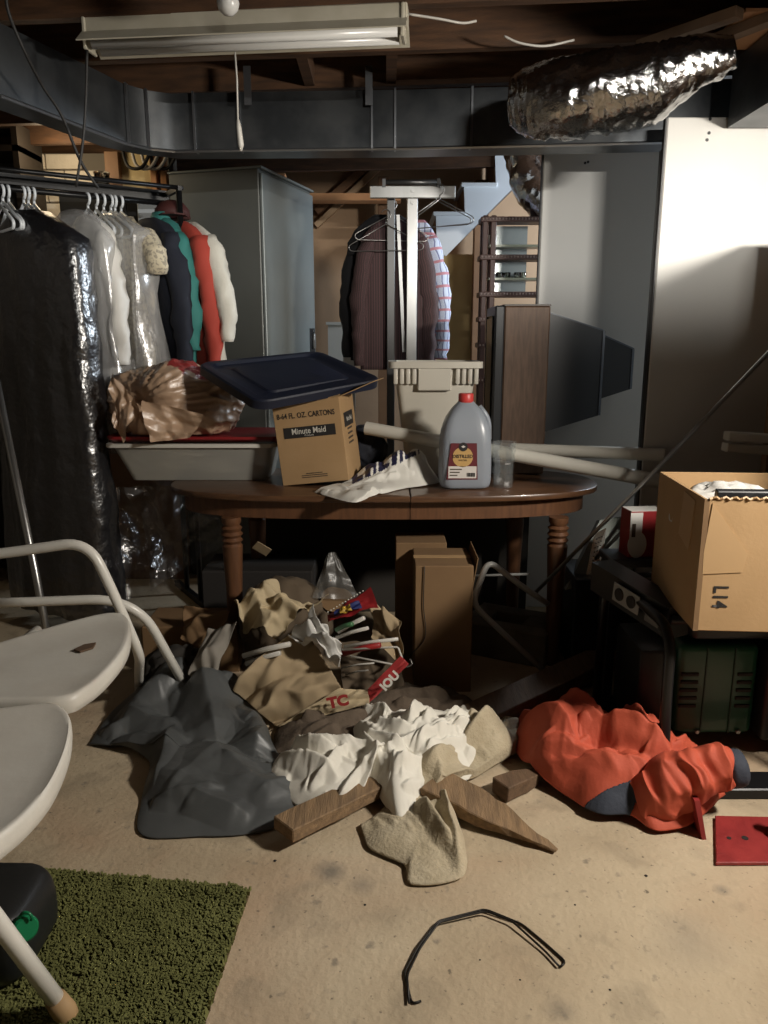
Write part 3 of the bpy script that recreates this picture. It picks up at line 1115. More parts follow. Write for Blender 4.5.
zb, zt = TZ + .001, TZ + .165
y0, y1 = 3.28, 3.64
obj('tub', loft([ring(x0 + .09, x1 - .05, y0 + .04, y1 - .04, zb), ring(x0 + .02, x1 - .015, y0, y1, zt), ring(x0 + .023, x1 - .018, y0 + .003, y1 - .003, zt), ring(x0 + .093, x1 - .053, y0 + .043, y1 - .043, zb + .003)], True, True), 'bin_plastic', bx_, auto=35, world=True)
obj('rim', loft([ring(x0 + .018, x1 - .013, y0, y1, zt - .014), ring(x0, x1, y0 - .016, y1 + .016, zt - .014), ring(x0, x1, y0 - .016, y1 + .016, zt + .002), ring(x0 + .024, x1 - .02, y0 + .004, y1 - .004, zt + .002)], False, False), 'bin_rim', bx_, auto=35, world=True)
tag(soft('folded_linen', crumpled_blob(lambda v: ((x0 + x1) / 2 + .04 + v.x * .25, 3.46 + v.y * .12, TZ + .055 + v.z * .045), 3, 1.15, .01, 4), mat('linen', (.62, .57, .48), .9), lv=0),
    'pale folded linen seen through the clear bin', 'linen')
tag(obj('red_tray', loft([ring(x0 + .02, x1 + .0, y0 + .02, y1 - .02, zt + .006), ring(x0 + .005, x1 + .01, y0 - .005, y1, zt + .02), ring(x0 + .005, x1 + .01, y0 - .005, y1, zt + .032), ring(x0 + .025, x1 - .01, y0 + .02, y1 - .03, zt + .024)]), 'red_plastic', auto=35),
    'flat red plastic tray lying across the clear bin', 'tray')

# tan grocery bag on the bin
film('tan_bag', (0.6, 0.45, 0.32), 0.10, .42, (0.56, 0.38, 0.25), .80, .3, 18)
cx, cy, cz = P(172, 400, 3.42)


def bagshape(v):
    r = 1 + .22 * max(0, -v.x) * max(0, v.z)
    x = cx + v.x * .285 * r + .03
    z = cz - .02 + v.z * .205 * (1 - .38 * max(0, v.x))
    y = cy + v.y * .15
    if v.z < -.35: x -= .05 * max(0, -v.x) * (-v.z)
    return (x, y, max(z, zt + .035))


gb = thing('grocery_bag', 'crumpled tan plastic grocery bag stuffed full on the clear bin', 'bag', (cx, cy, zt + .03))
mat('red_print', (0.33, 0.03, 0.03), 0.5)
film('tan_bag_print', (0.5, 0.2, 0.18), 0.06, .33, (0.30, 0.03, 0.028), .8, .5, 22)
gv, gf = ico(6)
knot = P(138, 402, 3.27)
bv = []
for v in gv:
    p = Vector(bagshape(v))
    nn = Vector((v.x / .285, v.y / .15, v.z / .205)).normalized()
    dx, dz = p.x - knot.x, p.z - knot.z
    rr_ = math.hypot(dx, dz); th_ = math.atan2(dz, dx)
    fan = 1 - abs(mnoise.noise(V(th_ * 4.2, rr_ * 2.5, v.y * 2))) * 2.4
    fan2 = 1 - abs(mnoise.noise(V(th_ * 9.5 + 4, rr_ * 5, v.y * 3))) * 2.2
    big = mnoise.noise(p * 6 + V(3, 1, 0))
    fine = 1 - abs(mnoise.noise(p * 17 + V(0, 5, 0))) * 2
    k = .013 * max(fan, 0) ** 1.5 + .007 * max(fan2, 0) ** 1.5 + .05 * big + .005 * max(fine, 0) ** 2
    k -= .05 * math.exp(-(rr_ / .05) ** 2) * (v.y < 0)
    p += nn * (k - .01)
    bv.append(V(p.x, p.y, max(p.z, zt + .035)))
bo_ = obj('bag_skin', (bv, gf), 'tan_bag', gb, smooth=True, world=True)
bo_.data.materials.append(MATS['tan_bag_print'])
for f in bo_.data.polygons:
    c3 = sum((bv[i] for i in f.vertices), Vector()) / 3
    a3 = P(168, 350, 3.35); b3 = P(232, 378, 3.35)
    t = (c3.x - a3.x) / (b3.x - a3.x)
    e = c3.z - (a3.z + (b3.z - a3.z) * t)
    if 0 < t < 1 and abs(e + .02) < .035 + .02 * mnoise.noise(c3 * 30) and c3.y < 3.45:
        f.material_index = 1
# a torn corner hanging from the bag's left end
soft('bag_corner', crumpled_panel(P(110, 372, 3.26), P(138, 405, 3.22), P(122, 444, 3.20), P(112, 420, 3.24), n=16, m=16, slack=1.1, amp=.010, seed=5, bulge=.02), 'tan_bag', gb, lv=1)
soft('bag_corner', crumpled_panel(P(140, 400, 3.22), P(205, 415, 3.22), P(190, 438, 3.2), P(150, 442, 3.19), n=18, m=14, slack=1.1, amp=.010, seed=7, bulge=.03), 'tan_bag', gb, lv=1)

# tall off-white tub
mat('tub_white', (0.50, 0.47, 0.40), 0.5, color2=(0.54, 0.51, 0.44), scale=4)
tx0, tx1, ty0, ty1 = .02, .435, 3.42, 3.68
tz = 1.258
tu = thing('storage_tub', 'off-white plastic storage tub with ribbed rim, open and empty', 'tub', ((tx0 + tx1) / 2, 3.53, TZ))
obj('tub_body', loft([ring(tx0 + .085, tx1 - .085, ty0 + .06, ty1 - .05, TZ + .001), ring(tx0 + .035, tx1 - .035, ty0 + .02, ty1 - .02, tz - .10), ring(tx0 + .03, tx1 - .03, ty0 + .015, ty1 - .015, tz), ring(tx0 + .036, tx1 - .036, ty0 + .021, ty1 - .021, tz), ring(tx0 + .09, tx1 - .09, ty0 + .065, ty1 - .055, TZ + .008)]), 'tub_white', tu, auto=30, world=True)
obj('rim', loft([ring(tx0 + .03, tx1 - .03, ty0 + .015, ty1 - .015, tz - .028), ring(tx0, tx1, ty0 - .012, ty1 + .012, tz - .028), ring(tx0, tx1, ty0 - .012, ty1 + .012, tz), ring(tx0 + .034, tx1 - .034, ty0 + .02, ty1 - .02, tz)], False, False), 'tub_white', tu, auto=30, world=True)
for k in range(14):
    x = tx0 + .022 + k * .0272
    if .12 < x - tx0 < .27: continue
    obj('rib', box(x, x + .019, ty0 - .003, ty0 + .02, tz - .098, tz - .028, .005, 2), 'tub_white', tu, world=True, auto=35)
obj('handle_panel', box(tx0 + .128, tx0 + .275, ty0 - .008, ty0 + .02, tz - .125, tz - .026, .004), 'tub_white', tu, world=True)

# water jug
m = mat('jug_plastic', (0.40, 0.44, 0.50), 0.32, trans=.4)
mat('cap_red', (0.52, 0.05, 0.045), 0.4)
q = F(463, 482, TZ)
jg = thing('water_jug', 'translucent gallon water jug with red cap on the table', 'jug', (P(464, 484, 3.175).x, 3.175, TZ))
R = []
for wd, z in ((.088, 0), (.1, .006), (.106, .025), (.107, .06), (.105, .20), (.100, .235), (.083, .29), (.05, .338), (.032, .352), (.028, .362), (.028, .372)):
    rr_ = min(wd * .98, .05 if z < .24 else .03 + (z - .24) * .1)
    rr_ = min(rr_, wd * .95)
    R.append([V(p[0], p[1] * .78, z + .0008) for p in rrect(-wd, wd, -wd, wd, rr_, 5)])
subsurf(obj('jug_body', loft(R), 'jug_plastic', jg, smooth=True))
obj('cap', at(lathe([(.03, .352), (.031, .356), (.031, .384), (.028, .388)], 20)), 'cap_red', jg, auto=40)
obj('jug_handle', tube(rounded([(.055, 0, .335), (.095, 0, .285), (.1, 0, .2)], .03), .011, 8), 'jug_plastic', jg, smooth=True)
mat('label_maroon', (0.11, 0.012, 0.018), 0.5)
mat('label_gold', (0.50, 0.31, 0.11), 0.5)
mat('label_white', (0.62, 0.58, 0.54), 0.6)
yf = -.0838
jx = -.014
lab = obj('label', ([V(-.062, yf, .045), V(.052, yf, .045), V(.046, yf, .178), V(-.048, yf, .178), V(-.062, yf + .004, .045), V(.052, yf + .004, .045), V(.046, yf + .004, .178), V(-.048, yf + .004, .178)], [(0, 1, 2, 3), (0, 1, 5, 4), (1, 2, 6, 5), (2, 3, 7, 6), (3, 0, 4, 7)]), 'label_maroon', jg)
obj('label_oval', at(lathe([(.037, 0), (.037, .0008)], 24), (-.004, yf - .0002, .128), (PI / 2, 0, 0)), 'label_gold', lab)
obj('label_badge', at(lathe([(.016, 0), (.016, .0015)], 18), (-.003, yf - .001, .165), (PI / 2, 0, 0)), 'print_black', lab)
obj('label_badge_wings', at(lathe([(.008, 0), (.008, .002)], 4, squash=.6), (-.003, yf - .0022, .166), (PI / 2, 0, 0)), 'label_white', lab)
obj('label_panel', box(-.055, .047, yf - .001, yf, .05, .094), 'label_white', lab)
text('lettering', 'DISTILLED', .017, frame((-.004, yf - .0022, .130), (1, 0, 0), (0, 0, 1)), 'print_black', lab, .0004, .95)
text('lettering', 'WATER', .009, frame((-.004, yf - .0022, .116), (1, 0, 0), (0, 0, 1)), 'print_black', lab)
for k in range(3):
    obj('label_line', box(-.05, -.006 - .008 * k, yf - .002, yf - .001, .081 - k * .011, .085 - k * .011), 'print_brown', lab)
for k in range(9):
    obj('barcode_bar', box(.012 + k * .0033, .0138 + k * .0033 + .0007 * (k % 3), yf - .002, yf - .001, .056, .07), 'print_black', lab)

for _o in [lab] + list(lab.children):
    _o.data.transform(Matrix.Translation((-.012, 0, -.006)) @ Matrix.Diagonal((1.12, 1, 1.12, 1)))

# tumbler
m = mat('clear_glass', (0.95, 0.97, 0.97), 0.03, trans=1.0)
q = F(502, 480, TZ)
film('tumbler_glass', (.96, .97, .97), .80, .05, (.75, .78, .78), .05, 0.0)
gl = thing('glass_tumbler', 'clear drinking glass with panelled sides beside the jug', 'glass', (P(503, 482, 3.165).x, 3.165, TZ))
obj('tumbler', at(lathe([(.040, .001), (.042, .006), (.042, .10), (.047, .112), (.05, .175), (.051, .19), (.049, .19), (.045, .115), (.038, .10), (.037, .016), (.0005, .014)], 12)), 'tumbler_glass', gl, auto=20)

# long pale tubes lying across the back of the table
mat('pvc', (0.55, 0.53, 0.47), 0.4)


def pipe(label, a, b, r):
    t = thing('plastic_pipe', label, 'pipe', a, group='pale pipes across the table')
    dd = (Vector(b) - Vector(a)).normalized()
    vs, fs = tube([a, b], r, 18, caps=False)
    vi, fi = tube([a, b], r * .86, 18, caps=False)
    k = len(vs)
    fs = fs + [tuple(i + k for i in f[::-1]) for f in fi]
    for e in (0, 18):
        for j in range(18):
            fs.append((e + j, e + (j + 1) % 18, k + e + (j + 1) % 18, k + e + j))
    obj('pipe_wall', (vs + vi, fs), 'pvc', t, auto=40, world=True)
    return t


pipe('long pale plastic pipe passing behind the jug, end lower at right', P(366, 428, 3.415), P(659, 481, 3.035), .029)
pipe('shorter pale plastic pipe lying over the long one, level', P(512, 449, 3.335), P(665, 455, 3.045), .026)

# dark cloth bundle behind the carton
tag(soft('dark_bundle', crumpled_blob(lambda v: (-.09 + v.x * .10, 3.56 + v.y * .09, TZ + .11 + v.z * .11), 4, 1.15, .02, 6, floor=lambda x, y: np.full_like(x, TZ + .003)), mat('navy_cloth', (.012, .014, .022), .85), lv=0),
    'dark navy cloth bundle wedged between carton and white tub', 'cloth')

# white printed plastic bag in front of the carton
mat('bag_white', (0.72, 0.70, 0.64), 0.38, bump=.12, bscale=30)
mat('bag_navy', (0.018, 0.018, 0.05), 0.4)
wbag = thing('shopping_bag', 'white plastic shopping bag with dark blue print, flat on the table', 'bag', (F(395, 480, TZ)))
ol = [F(x, y, TZ + .02) for x, y in ((314, 488), (352, 498), (372, 492), (402, 485), (438, 480))] + [V(.20, 3.345, 0), V(.10, 3.355, 0), V(0.0, 3.35, 0), V(-.10, 3.30, 0)]
cc = V(.03, 3.235, 0)
bagm = cloth_heap([(p.x, p.y) for p in ol], (cc.x, cc.y), 90, [(cc.x + .02, cc.y + .06, .13, .09), (cc.x + .12, cc.y + .05, .13, .08), (cc.x - .07, cc.y + .03, .08, .08)],
     [(26, .5, 1.2, (.006, .02), (.012, .035), (.05, .16), 1.0), (20, 1.9, 1.0, (.004, .012), (.008, .02), (.04, .1), 1.0)], 5, TZ + .003, .018, .012)
bo = soft('bag_skin', bagm, 'bag_white', wbag, lv=1)
bo.data.materials.append(MATS['bag_navy'])
# printed letter shapes straight on the film, along a slanting line
vsb = bagm[0]
pa, pb_ = V(-.11, 3.20, 0), V(.14, 3.29, 0)
dl = (pb_ - pa); LL = dl.length; dl.normalize(); dn_ = V(-dl.y, dl.x, 0)
for f in bo.data.polygons:
    c3 = sum((vsb[i] for i in f.vertices), Vector()) / len(f.vertices)
    px_, py_ = pixel(c3)
    t = (px_ - 352) / 66.0; e = ((474 - 30 * t) - py_) / 230.0
    if -.02 < t < 1.02 and abs(e) < .045:
        k = int(t * 5); ft = (t * 5) % 1.0
        on_ = (ft < .42) or (ft < .85 and (e > .022 or (k % 2 == 0 and e < -.022) or (k % 3 == 1 and abs(e) < .012))) or (k in (1, 3) and .6 < ft < .85)
        if on_: f.material_index = 1

# ------------------------------------------------------------------ grey metal cabinet
mat('cabinet_grey_shaded', (0.105, 0.112, 0.105), 0.42, metal=.25, color2=(0.125, 0.132, 0.125), scale=2)  # side of the cabinet, its shade put into the darker grey
mat('cabinet_door_lit', (0.24, 0.27, 0.27), 0.4, metal=.25, color2=(0.20, 0.225, 0.225), scale=2.2)  # same grey metal, bluish light on the door put into the colour
cab_rot = math.radians(-17)
cz1 = P(250, 168, 4.2).z
Cn = P(258, 172, 4.2)
cb2 = thing('metal_cabinet', 'tall grey metal cabinet with its door facing right', 'cabinet', (Cn.x, Cn.y, 0), (0, 0, cab_rot))
# local: corner at 0,0; side runs -x, door face runs +y
obj('cabinet_body', box(-.52, 0, 0, .70, 0, cz1, .004), 'cabinet_grey_shaded', cb2)
obj('cabinet_door_lit', box(.001, .018, .008, .692, .05, cz1 - .02, .004), 'cabinet_door_lit', cb2)
obj('top_rim', box(-.525, .02, -.004, .705, cz1, cz1 + .012, .003), 'cabinet_door_lit', cb2)
hz = P(316, 341, 4.75).z
hp = obj('handle_plate', box(.018, .022, .60, .675, hz - .075, hz + .075, .002), 'black_plastic', cb2)
obj('handle', box(.022, .04, .625, .652, hz - .045, hz + .045, .006, 2), 'steel', hp, auto=35)
obj('lock', at(lathe([(.008, 0), (.008, .006)], 12), (.022, .638, hz + .06), (0, PI / 2, 0)), 'steel', hp)

# ------------------------------------------------------------------ clothes stand in the middle
Yt = 3.98
sx = P(412, 250, Yt).x
top = P(412, 193, Yt).z
cs = thing('clothes_stand', 'steel clothes stand with a wide flat crossbar', 'clothes stand', (sx, Yt, 0))
A, B = P(370, 193, Yt), P(455, 193, Yt)
obj('crossbar', box(A.x, B.x, Yt - .03, Yt - .012, top - .028, top + .028, .003), 'steel', cs, world=True)
obj('post', box(sx - .026, sx + .026, Yt - .012, Yt + .03, 0.03, top + .02, .003), 'steel', cs, world=True)
p = P(391, 250, Yt)
obj('post', box(p.x - .02, p.x + .02, Yt + .03, Yt + .06, 0.03, top, .003), 'dark_steel', cs, world=True)
obj('hanging_rail', tube([V(P(384, 188, Yt).x, Yt - .02, top + .045), V(P(440, 188, Yt).x, Yt - .02, top + .045)], .012, 10), 'dark_steel', cs, world=True, smooth=True)
for px in (384, 438):
    x = P(px, 188, Yt).x
    obj('rail_bracket', box(x - .008, x + .008, Yt - .035, Yt - .005, top + .02, top + .06), 'dark_steel', cs, world=True)
for dz in (.005, -.045):
    obj('bolt', at(lathe([(.009, 0), (.009, .006)], 8), (sx, Yt - .03 if dz > 0 else Yt - .012, top + dz), (PI / 2, 0, 0)), 'steel', cs, world=True)
obj('foot', box(sx - .26, sx + .26, Yt - .04, Yt + .08, 0, .03, .004), 'dark_steel', cs, world=True)
obj('foot', box(sx - .03, sx + .03, Yt - .22, Yt + .24, .03, .05, .004), 'dark_steel', cs, world=True)
obj('brace', beam(P(398, 215, Yt + .05), P(404, 352, Yt + .05), .016, .016), 'steel', cs, world=True)


# ------------------------------------------------------------------ garments
def garment(half=.22, length=.75, thick=.055, folds=5, amp=.014, seed=0, shoulder=.09, flare=1.05, neck=.07, n=44, rows=30):
    """hanging shirt or coat body; local x is its width, z = 0 at the collar"""
    rings, uvs = [], []
    for i in range(rows):
        s = i / (rows - 1)
        z = -length * s
        if -z < shoulder:
            k = (-z / shoulder)
            hw = neck + (half - neck) * k ** .8
            th = thick * (.5 + .35 * k)
        else:
            k = (-z - shoulder) / (length - shoulder)
            hw = half * (1 + (flare - 1) * k)
            th = thick * (.85 + .35 * k)
        ring_ = []
        for j in range(n):
            a = 2 * PI * j / n
            ca, sa = math.cos(a), math.sin(a)
            x = ca * hw
            y = math.copysign(abs(sa) ** .7, sa) * th
            fo = math.sin(folds * PI * x / half + seed + 1.3 * mnoise.noise(V(x * 3, s * 2, seed))) * amp * min(1, s * 3)
            fo += mnoise.noise(V(x * 11, sa, z * 3 + seed)) * amp * 1.6 + (1 - abs(mnoise.noise(V(x * 14 + z * 3, seed, z * 5))) * 2) * amp * .6
            x += mnoise.noise(V(seed, sa * 2, z * 5)) * .012
            ring_.append(V(x, y + fo * (1 if sa > 0 else -1) * .8 + fo * .5, z + mnoise.noise(V(x * 6, seed, 3)) * .015 * s))
            uvs.append((x / half * .5 + .5, s))
        rings.append(ring_)
    g = loft(rings, True, True)
    return g[0], g[1], uvs


def sleeve(side, half, length=.55, r=.046, out=.06, seed=0, fwd=.0):
    pts = [V(side * (half - .045), 0, -.085), V(side * (half + out * .5), fwd * .3, -.10 - length * .35), V(side * (half + out), fwd, -.10 - length * .7), V(side * (half + out * .9), fwd * 1.3, -.10 - length)]
    sp = smooth_path(pts, 7)
    rs = list(np.interp(np.linspace(0, 1, len(sp)), [0, .1, .5, 1], [r * .8, r * 1.1, r, r * .72]))
    vs, fs = tube(sp, rs, 14)
    out_ = []
    for i, v in enumerate(vs):
        k = mnoise.noise(v * 14 + V(seed, 0, seed)) * .016 + (1 - 2 * abs(mnoise.noise(V(v.x * 10, v.y * 10, v.z * 26 + seed)))) * .010
        out_.append(v + V(k, k * .6, 0))
    uv = [((i % 14) / 14, (i // 14) / len(sp)) for i in range(len(vs))]
    return out_, fs, uv


def hang(name, label, cat, loc, yaw, m, half=.22, length=.75, thick=.055, sleeves=.55, seed=0, group=None, collar=None, flare=1.05, folds=5, amp=.014, extra=None, shoulder=.09, out=.05):
    t = thing(name, label, cat, loc, (0, 0, yaw), group)
    g = garment(half, length, thick, folds, amp, seed, flare=flare, shoulder=shoulder)
    obj('body', g[:2], m, t, smooth=True, uv=g[2])
    if sleeves:
        for s in (-1, 1):
            q = sleeve(s, half, sleeves, seed=seed + s, out=out)
            obj('sleeve', q[:2], m, t, smooth=True, uv=q[2])
    if collar:
        obj('collar', at(lathe([(.075, -.03), (.07, 0), (.05, .03), (.045, .03), (.06, 0)], 16, cap=False, squash=.6)), collar, t, smooth=True)
    return t


def wire_hanger(label, loc, yaw, m='cord_white', half=.21, r=.003, hook=.07, plastic=False, group=None):
    t = thing('plastic_hanger' if plastic else 'wire_hanger', label, 'hanger', loc, (0, 0, yaw), group)
    # z = 0 where the hook's neck starts; rail at z = hook
    body = rounded([(0, 0, 0), (-half, 0, -.1), (-half + .01, 0, -.125), (half - .01, 0, -.125), (half, 0, -.1), (0, 0, 0)], .02, 4)
    obj('hanger_body', tube(body, r, 8), m, t, smooth=True)
    hk = [V(0, 0, -.005), V(0, 0, .02)]
    for k in range(9):
        a = -PI / 2 + (PI * 1.35) * k / 8
        hk.append(V(math.cos(a) * .024 , 0, .044 + math.sin(a) * .024))
    obj('hook', tube(hk, r * .9, 8), m if not plastic else m, t, smooth=True)
    return t


mat('black_cloth', (0.010, 0.010, 0.012), 0.9)
striped('pinstripe', (0.045, 0.026, 0.026), (0.12, 0.055, 0.06), 26, 0, .85, .16)
striped('plaid', (0.50, 0.56, 0.70), (0.17, 0.19, 0.33), 9, 0, .85, .22, (0.42, 0.20, 0.24))
mat('grey_cloth', (0.05, 0.05, 0.055), 0.9)
zt_ = P(400, 214, Yt).z + .03
hang('dark_coat', 'black coat at the left of the clothes stand', 'coat', (P(388, 215, Yt).x, Yt + .24, zt_ + .0), math.radians(10), 'black_cloth', .19, .74, .045, .62, 1, 'clothes on the steel stand', out=.03)
hang('striped_shirt', 'dark maroon pinstriped shirt in the middle of the clothes stand', 'shirt', (P(394, 215, Yt).x, Yt + .11, zt_ - .04), math.radians(6), 'pinstripe', .165, .74, .035, .62, 4, 'clothes on the steel stand', folds=7, out=.015)
hang('plaid_shirt', 'blue and white plaid shirt at the right of the clothes stand', 'shirt', (P(412, 215, Yt).x, Yt + .21, zt_ - .03), math.radians(-14), 'plaid', .135, .74, .035, .60, 7, 'clothes on the steel stand', folds=6, out=.03)
mat('wire_grey', (0.32, 0.31, 0.30), .3, metal=.8)
for k, (px, py, Y, yw) in enumerate(((392, 214, Yt + .05, 12), (386, 224, Yt + .02, -8), (436, 200, Yt + .03, -28), (440, 199, Yt - .05, -35))):
    q = P(px, py, Y)
    wire_hanger(['bare wire hanger in front of the pinstriped shirt', 'second bare wire hanger crossing the pinstriped shirt lower down',
                 'bare wire hanger over the plaid shirt shoulder', 'bare wire hanger at the right end of the steel crossbar'][k], q, math.radians(yw), 'wire_grey', .19, .0022, group='bare wire hangers')

# ------------------------------------------------------------------ étagère under the stair
mat('shelf_brown', (0.095, 0.045, 0.035), 0.5, color2=(0.13, 0.065, 0.05), scale=8)
mat('bead', (0.33, 0.24, 0.20), 0.5)
Ye = 4.44
ex0, ex1 = P(482, 260, Ye).x, P(556, 260, Ye).x
et = thing('display_shelf', 'narrow brown display shelf with beaded edges under the stair', 'shelf', ((ex0 + ex1) / 2, Ye, 0))
zs = [P(510, y, Ye).z for y in (219, 257, 294, 319, 345, 380)]
for x in (ex0, ex0 + .045, ex1 - .055):
    obj('post', box(x, x + .03, Ye, Ye + .03, 0, zs[0] + .02, .004), 'shelf_brown', et, world=True)
    obj('post', box(x, x + .03, Ye + .09, Ye + .12, 0, zs[0] + .02, .004), 'shelf_brown', et, world=True)
for k, z in enumerate(zs):
    sh = obj('shelf_board', box(ex0 - .012, ex1, Ye - .012, Ye + .125, z - .015, z + .012, .003), 'shelf_brown', et, world=True)
    for j in range(24):
        x = ex0 + (ex1 - ex0) * j / 23
        obj('bead', at(lathe([(.001, -.006), (.005, -.003), (.005, .003), (.001, .006)], 6), (x, Ye - .014, z)), 'bead', sh, world=True)
for py in (246, 279):
    z = P(510, py, Ye + .02).z
    obj('glass_shelf', box(P(490, 250, Ye).x, P(541, 250, Ye).x, Ye + .005, Ye + .12, z - .006, z + .006), mat('glass_edge', (.45, .47, .33), .3), et, world=True)
obj('mirror_back', box(P(496, 250, Ye).x, P(531, 250, Ye).x, Ye + .126, Ye + .13, zs[2] + .02, zs[0] - .02), mat('mirror_dim', (.30, .32, .31), .2, metal=.7), et, world=True)
for k, px in enumerate((500, 507, 518, 523)):
    z = P(510, 279, Ye + .02).z + .006
    q = P(px, 275, Ye + .05)
    tag(obj('small_glass', at(lathe([(.014, 0), (.02, .004), (.022, .03), (.02, .032), (.016, .006)], 12), (q.x, Ye + .06, z)), 'clear_glass', smooth=True),
        ['leftmost little glass dish on the display shelf', 'little glass dish second from left on the display shelf', 'little glass dish third from left on the display shelf', 'rightmost little glass dish on the display shelf'][k], 'dish', 'glass dishes on the display shelf')
q = P(494, 229, Ye)
tag(obj('pale_cup', at(lathe([(.012, 0), (.02, .005), (.026, .055), (.022, .055), (.012, .01)], 14), (q.x, Ye - .02 + .06, P(494, 246, Ye).z + .006)), 'white_paint', smooth=True), 'small pale cup on the top tier of the display shelf', 'cup')

# ------------------------------------------------------------------ television
mat('tv_wood', (0.085, 0.048, 0.028), 0.55, color2=(0.13, 0.075, 0.045), scale=9, stretch=(9, 9, 1.2))
mat('tv_black', (0.018, 0.020, 0.023), 0.42)
mat('tv_edge_lit', (0.10, 0.12, 0.15), 0.35)  # light on the black case's edges, put into a paler colour
mat('tv_top', (0.10, 0.085, 0.075), 0.4)
Yv = 3.47
tx = [P(x, 370, Yv).x for x in (496, 503, 548, 604, 638)]
zv0, zv1 = TZ + .001, P(520, 306, Yv).z
dv = .29
tv = thing('television', 'old bulky television with wood-grain case and black stepped back', 'television', (tx[2], Yv + dv / 2, zv0))
obj('cabinet_shell', box(tx[1], tx[2], Yv, Yv + dv, zv0, zv1, .006), 'tv_wood', tv, world=True)
obj('top_panel', box(tx[1] - .004, tx[2] + .002, Yv - .002, Yv + dv, zv1, zv1 + .008, .002), 'tv_top', tv, world=True)
obj('bezel', box(tx[0] - .01, tx[1], Yv - .002, Yv + dv, zv0, zv1 + .002, .006), 'tv_black', tv, world=True)
obj('screen', box(tx[0] - .016, tx[0] - .008, Yv + .04, Yv + dv - .04, zv0 + .08, zv1 - .04, .01), mat('tv_screen', (.02, .022, .022), .1), tv, world=True)


def stage(xa, xb, ya0, ya1, za0, za1, yb0, yb1, zb0, zb1):
    return loft([[V(xa, ya0, za0), V(xa, ya1, za0), V(xa, ya1, za1), V(xa, ya0, za1)], [V(xb, yb0, zb0), V(xb, yb1, zb0), V(xb, yb1, zb1), V(xb, yb0, zb1)]])


za1 = P(550, 313, Yv).z; zb1 = P(604, 331, Yv).z; zb0 = P(604, 416, Yv).z
obj('rear_case', stage(tx[2], tx[3], Yv + .01, Yv + dv - .01, P(550, 432, Yv).z, za1, Yv + .035, Yv + dv - .06, zb0, zb1), 'tv_black', tv, world=True)
obj('rear_lit_edge', join(box(tx[3] - .006, tx[3] + .004, Yv + .028, Yv + .036, zb0, zb1), beam((tx[2], Yv + .012, za1 + .001), (tx[3], Yv + .035, zb1 + .002), .008, .005)), 'tv_edge_lit', tv, world=True)
z2t, z2b, z3t, z3b = P(602, 335, Yv).z, P(602, 400, Yv).z, P(638, 349, Yv).z, P(638, 390, Yv).z
obj('tube_housing', stage(tx[3], tx[4], Yv + .05, Yv + dv - .07, z2b, z2t, Yv + .08, Yv + dv - .09, z3b, z3t), 'tv_black', tv, world=True)
obj('tube_housing_lit_edge', join(beam((tx[3], Yv + .05, z2t), (tx[4], Yv + .08, z3t), .008, .006), box(tx[4] - .008, tx[4] + .002, Yv + .073, Yv + .08, z3b, z3t)), 'tv_edge_lit', tv, world=True)
# ------------------------------------------------------------------ garment rack on the left
RZ = 1.985
R0, R1 = V(-1.66, 3.50, RZ), V(-1.0, 3.92, RZ)
rd = (R1 - R0).normalized()
rk = thing('garment_rack', 'black metal garment rack crowded with hanging clothes', 'clothes rack', ((R0.x + R1.x) / 2, (R0.y + R1.y) / 2, 0))
nrm = V(rd.y, -rd.x, 0)
obj('hanging_rail', tube([R0 - rd * .35, R1], .0125, 10), 'black_metal', rk, world=True, smooth=True)
obj('hanging_rail', tube([R0 - rd * .35 + nrm * .12 + V(0, 0, .055), R1 + nrm * .12 + V(0, 0, .055)], .01, 10), 'black_metal', rk, world=True, smooth=True)
obj('top_rail', beam(R0 - rd * .35 - nrm * .1 + V(0, 0, .06), R1 - nrm * .1 + V(0, 0, .05), .03, .045), 'black_metal', rk, world=True)
for q in (R0 - rd * .35, R1 - rd * .02):
    for s in (-.1, .12):
        obj('upright', tube([V(q.x + nrm.x * s, q.y + nrm.y * s, .03), V(q.x + nrm.x * s, q.y + nrm.y * s, RZ + .06)], .014, 8), 'black_metal', rk, world=True, smooth=True)
    obj('foot_bar', beam(V(q.x, q.y, .018) - nrm * .28, V(q.x, q.y, .018) + nrm * .28, .03, .03), 'black_metal', rk, world=True)
    obj('end_bar', beam(V(q.x, q.y, RZ + .05) - nrm * .12, V(q.x, q.y, RZ + .05) + nrm * .14, .02, .02), 'black_metal', rk, world=True)
# dark boxes stacked on a ledge behind the rack, and a jar
tag(obj('ledge_box', box(P(58, 190, 4.3).x, P(125, 190, 4.3).x, 4.3, 4.42, 1.5, P(100, 188, 4.3).z, .004), 'black_plastic'), 'black box behind the rack under the glass jar', 'box')
tag(obj('ledge_box', box(P(125, 200, 4.3).x + .005, P(146, 200, 4.3).x, 4.3, 4.42, 1.5, P(130, 195, 4.3).z, .004), 'black_plastic'), 'smaller black box behind the rack, next to the cabinet', 'box')
tag(obj('tall_ledge', box(P(58, 190, 4.3).x, P(165, 190, 4.3).x, 4.26, 4.43, 0, 1.5, .004), 'brown_trim'), 'dark wooden ledge behind the hanging clothes', 'ledge')
q = P(102, 178, 4.36)
jar = thing('glass_jar', 'clear glass jar on the black box in front of the block wall', 'jar', (q.x, 4.36, P(100, 188, 4.3).z))
obj('jar_glass', at(lathe([(.03, .001), (.036, .004), (.04, .08), (.037, .08), (.033, .008)], 16)), 'clear_glass', jar, smooth=True)
obj('jar_rim', at(lathe([(.04, .08), (.042, .082), (.042, .088), (.038, .088)], 16)), 'clear_glass', jar, smooth=True)
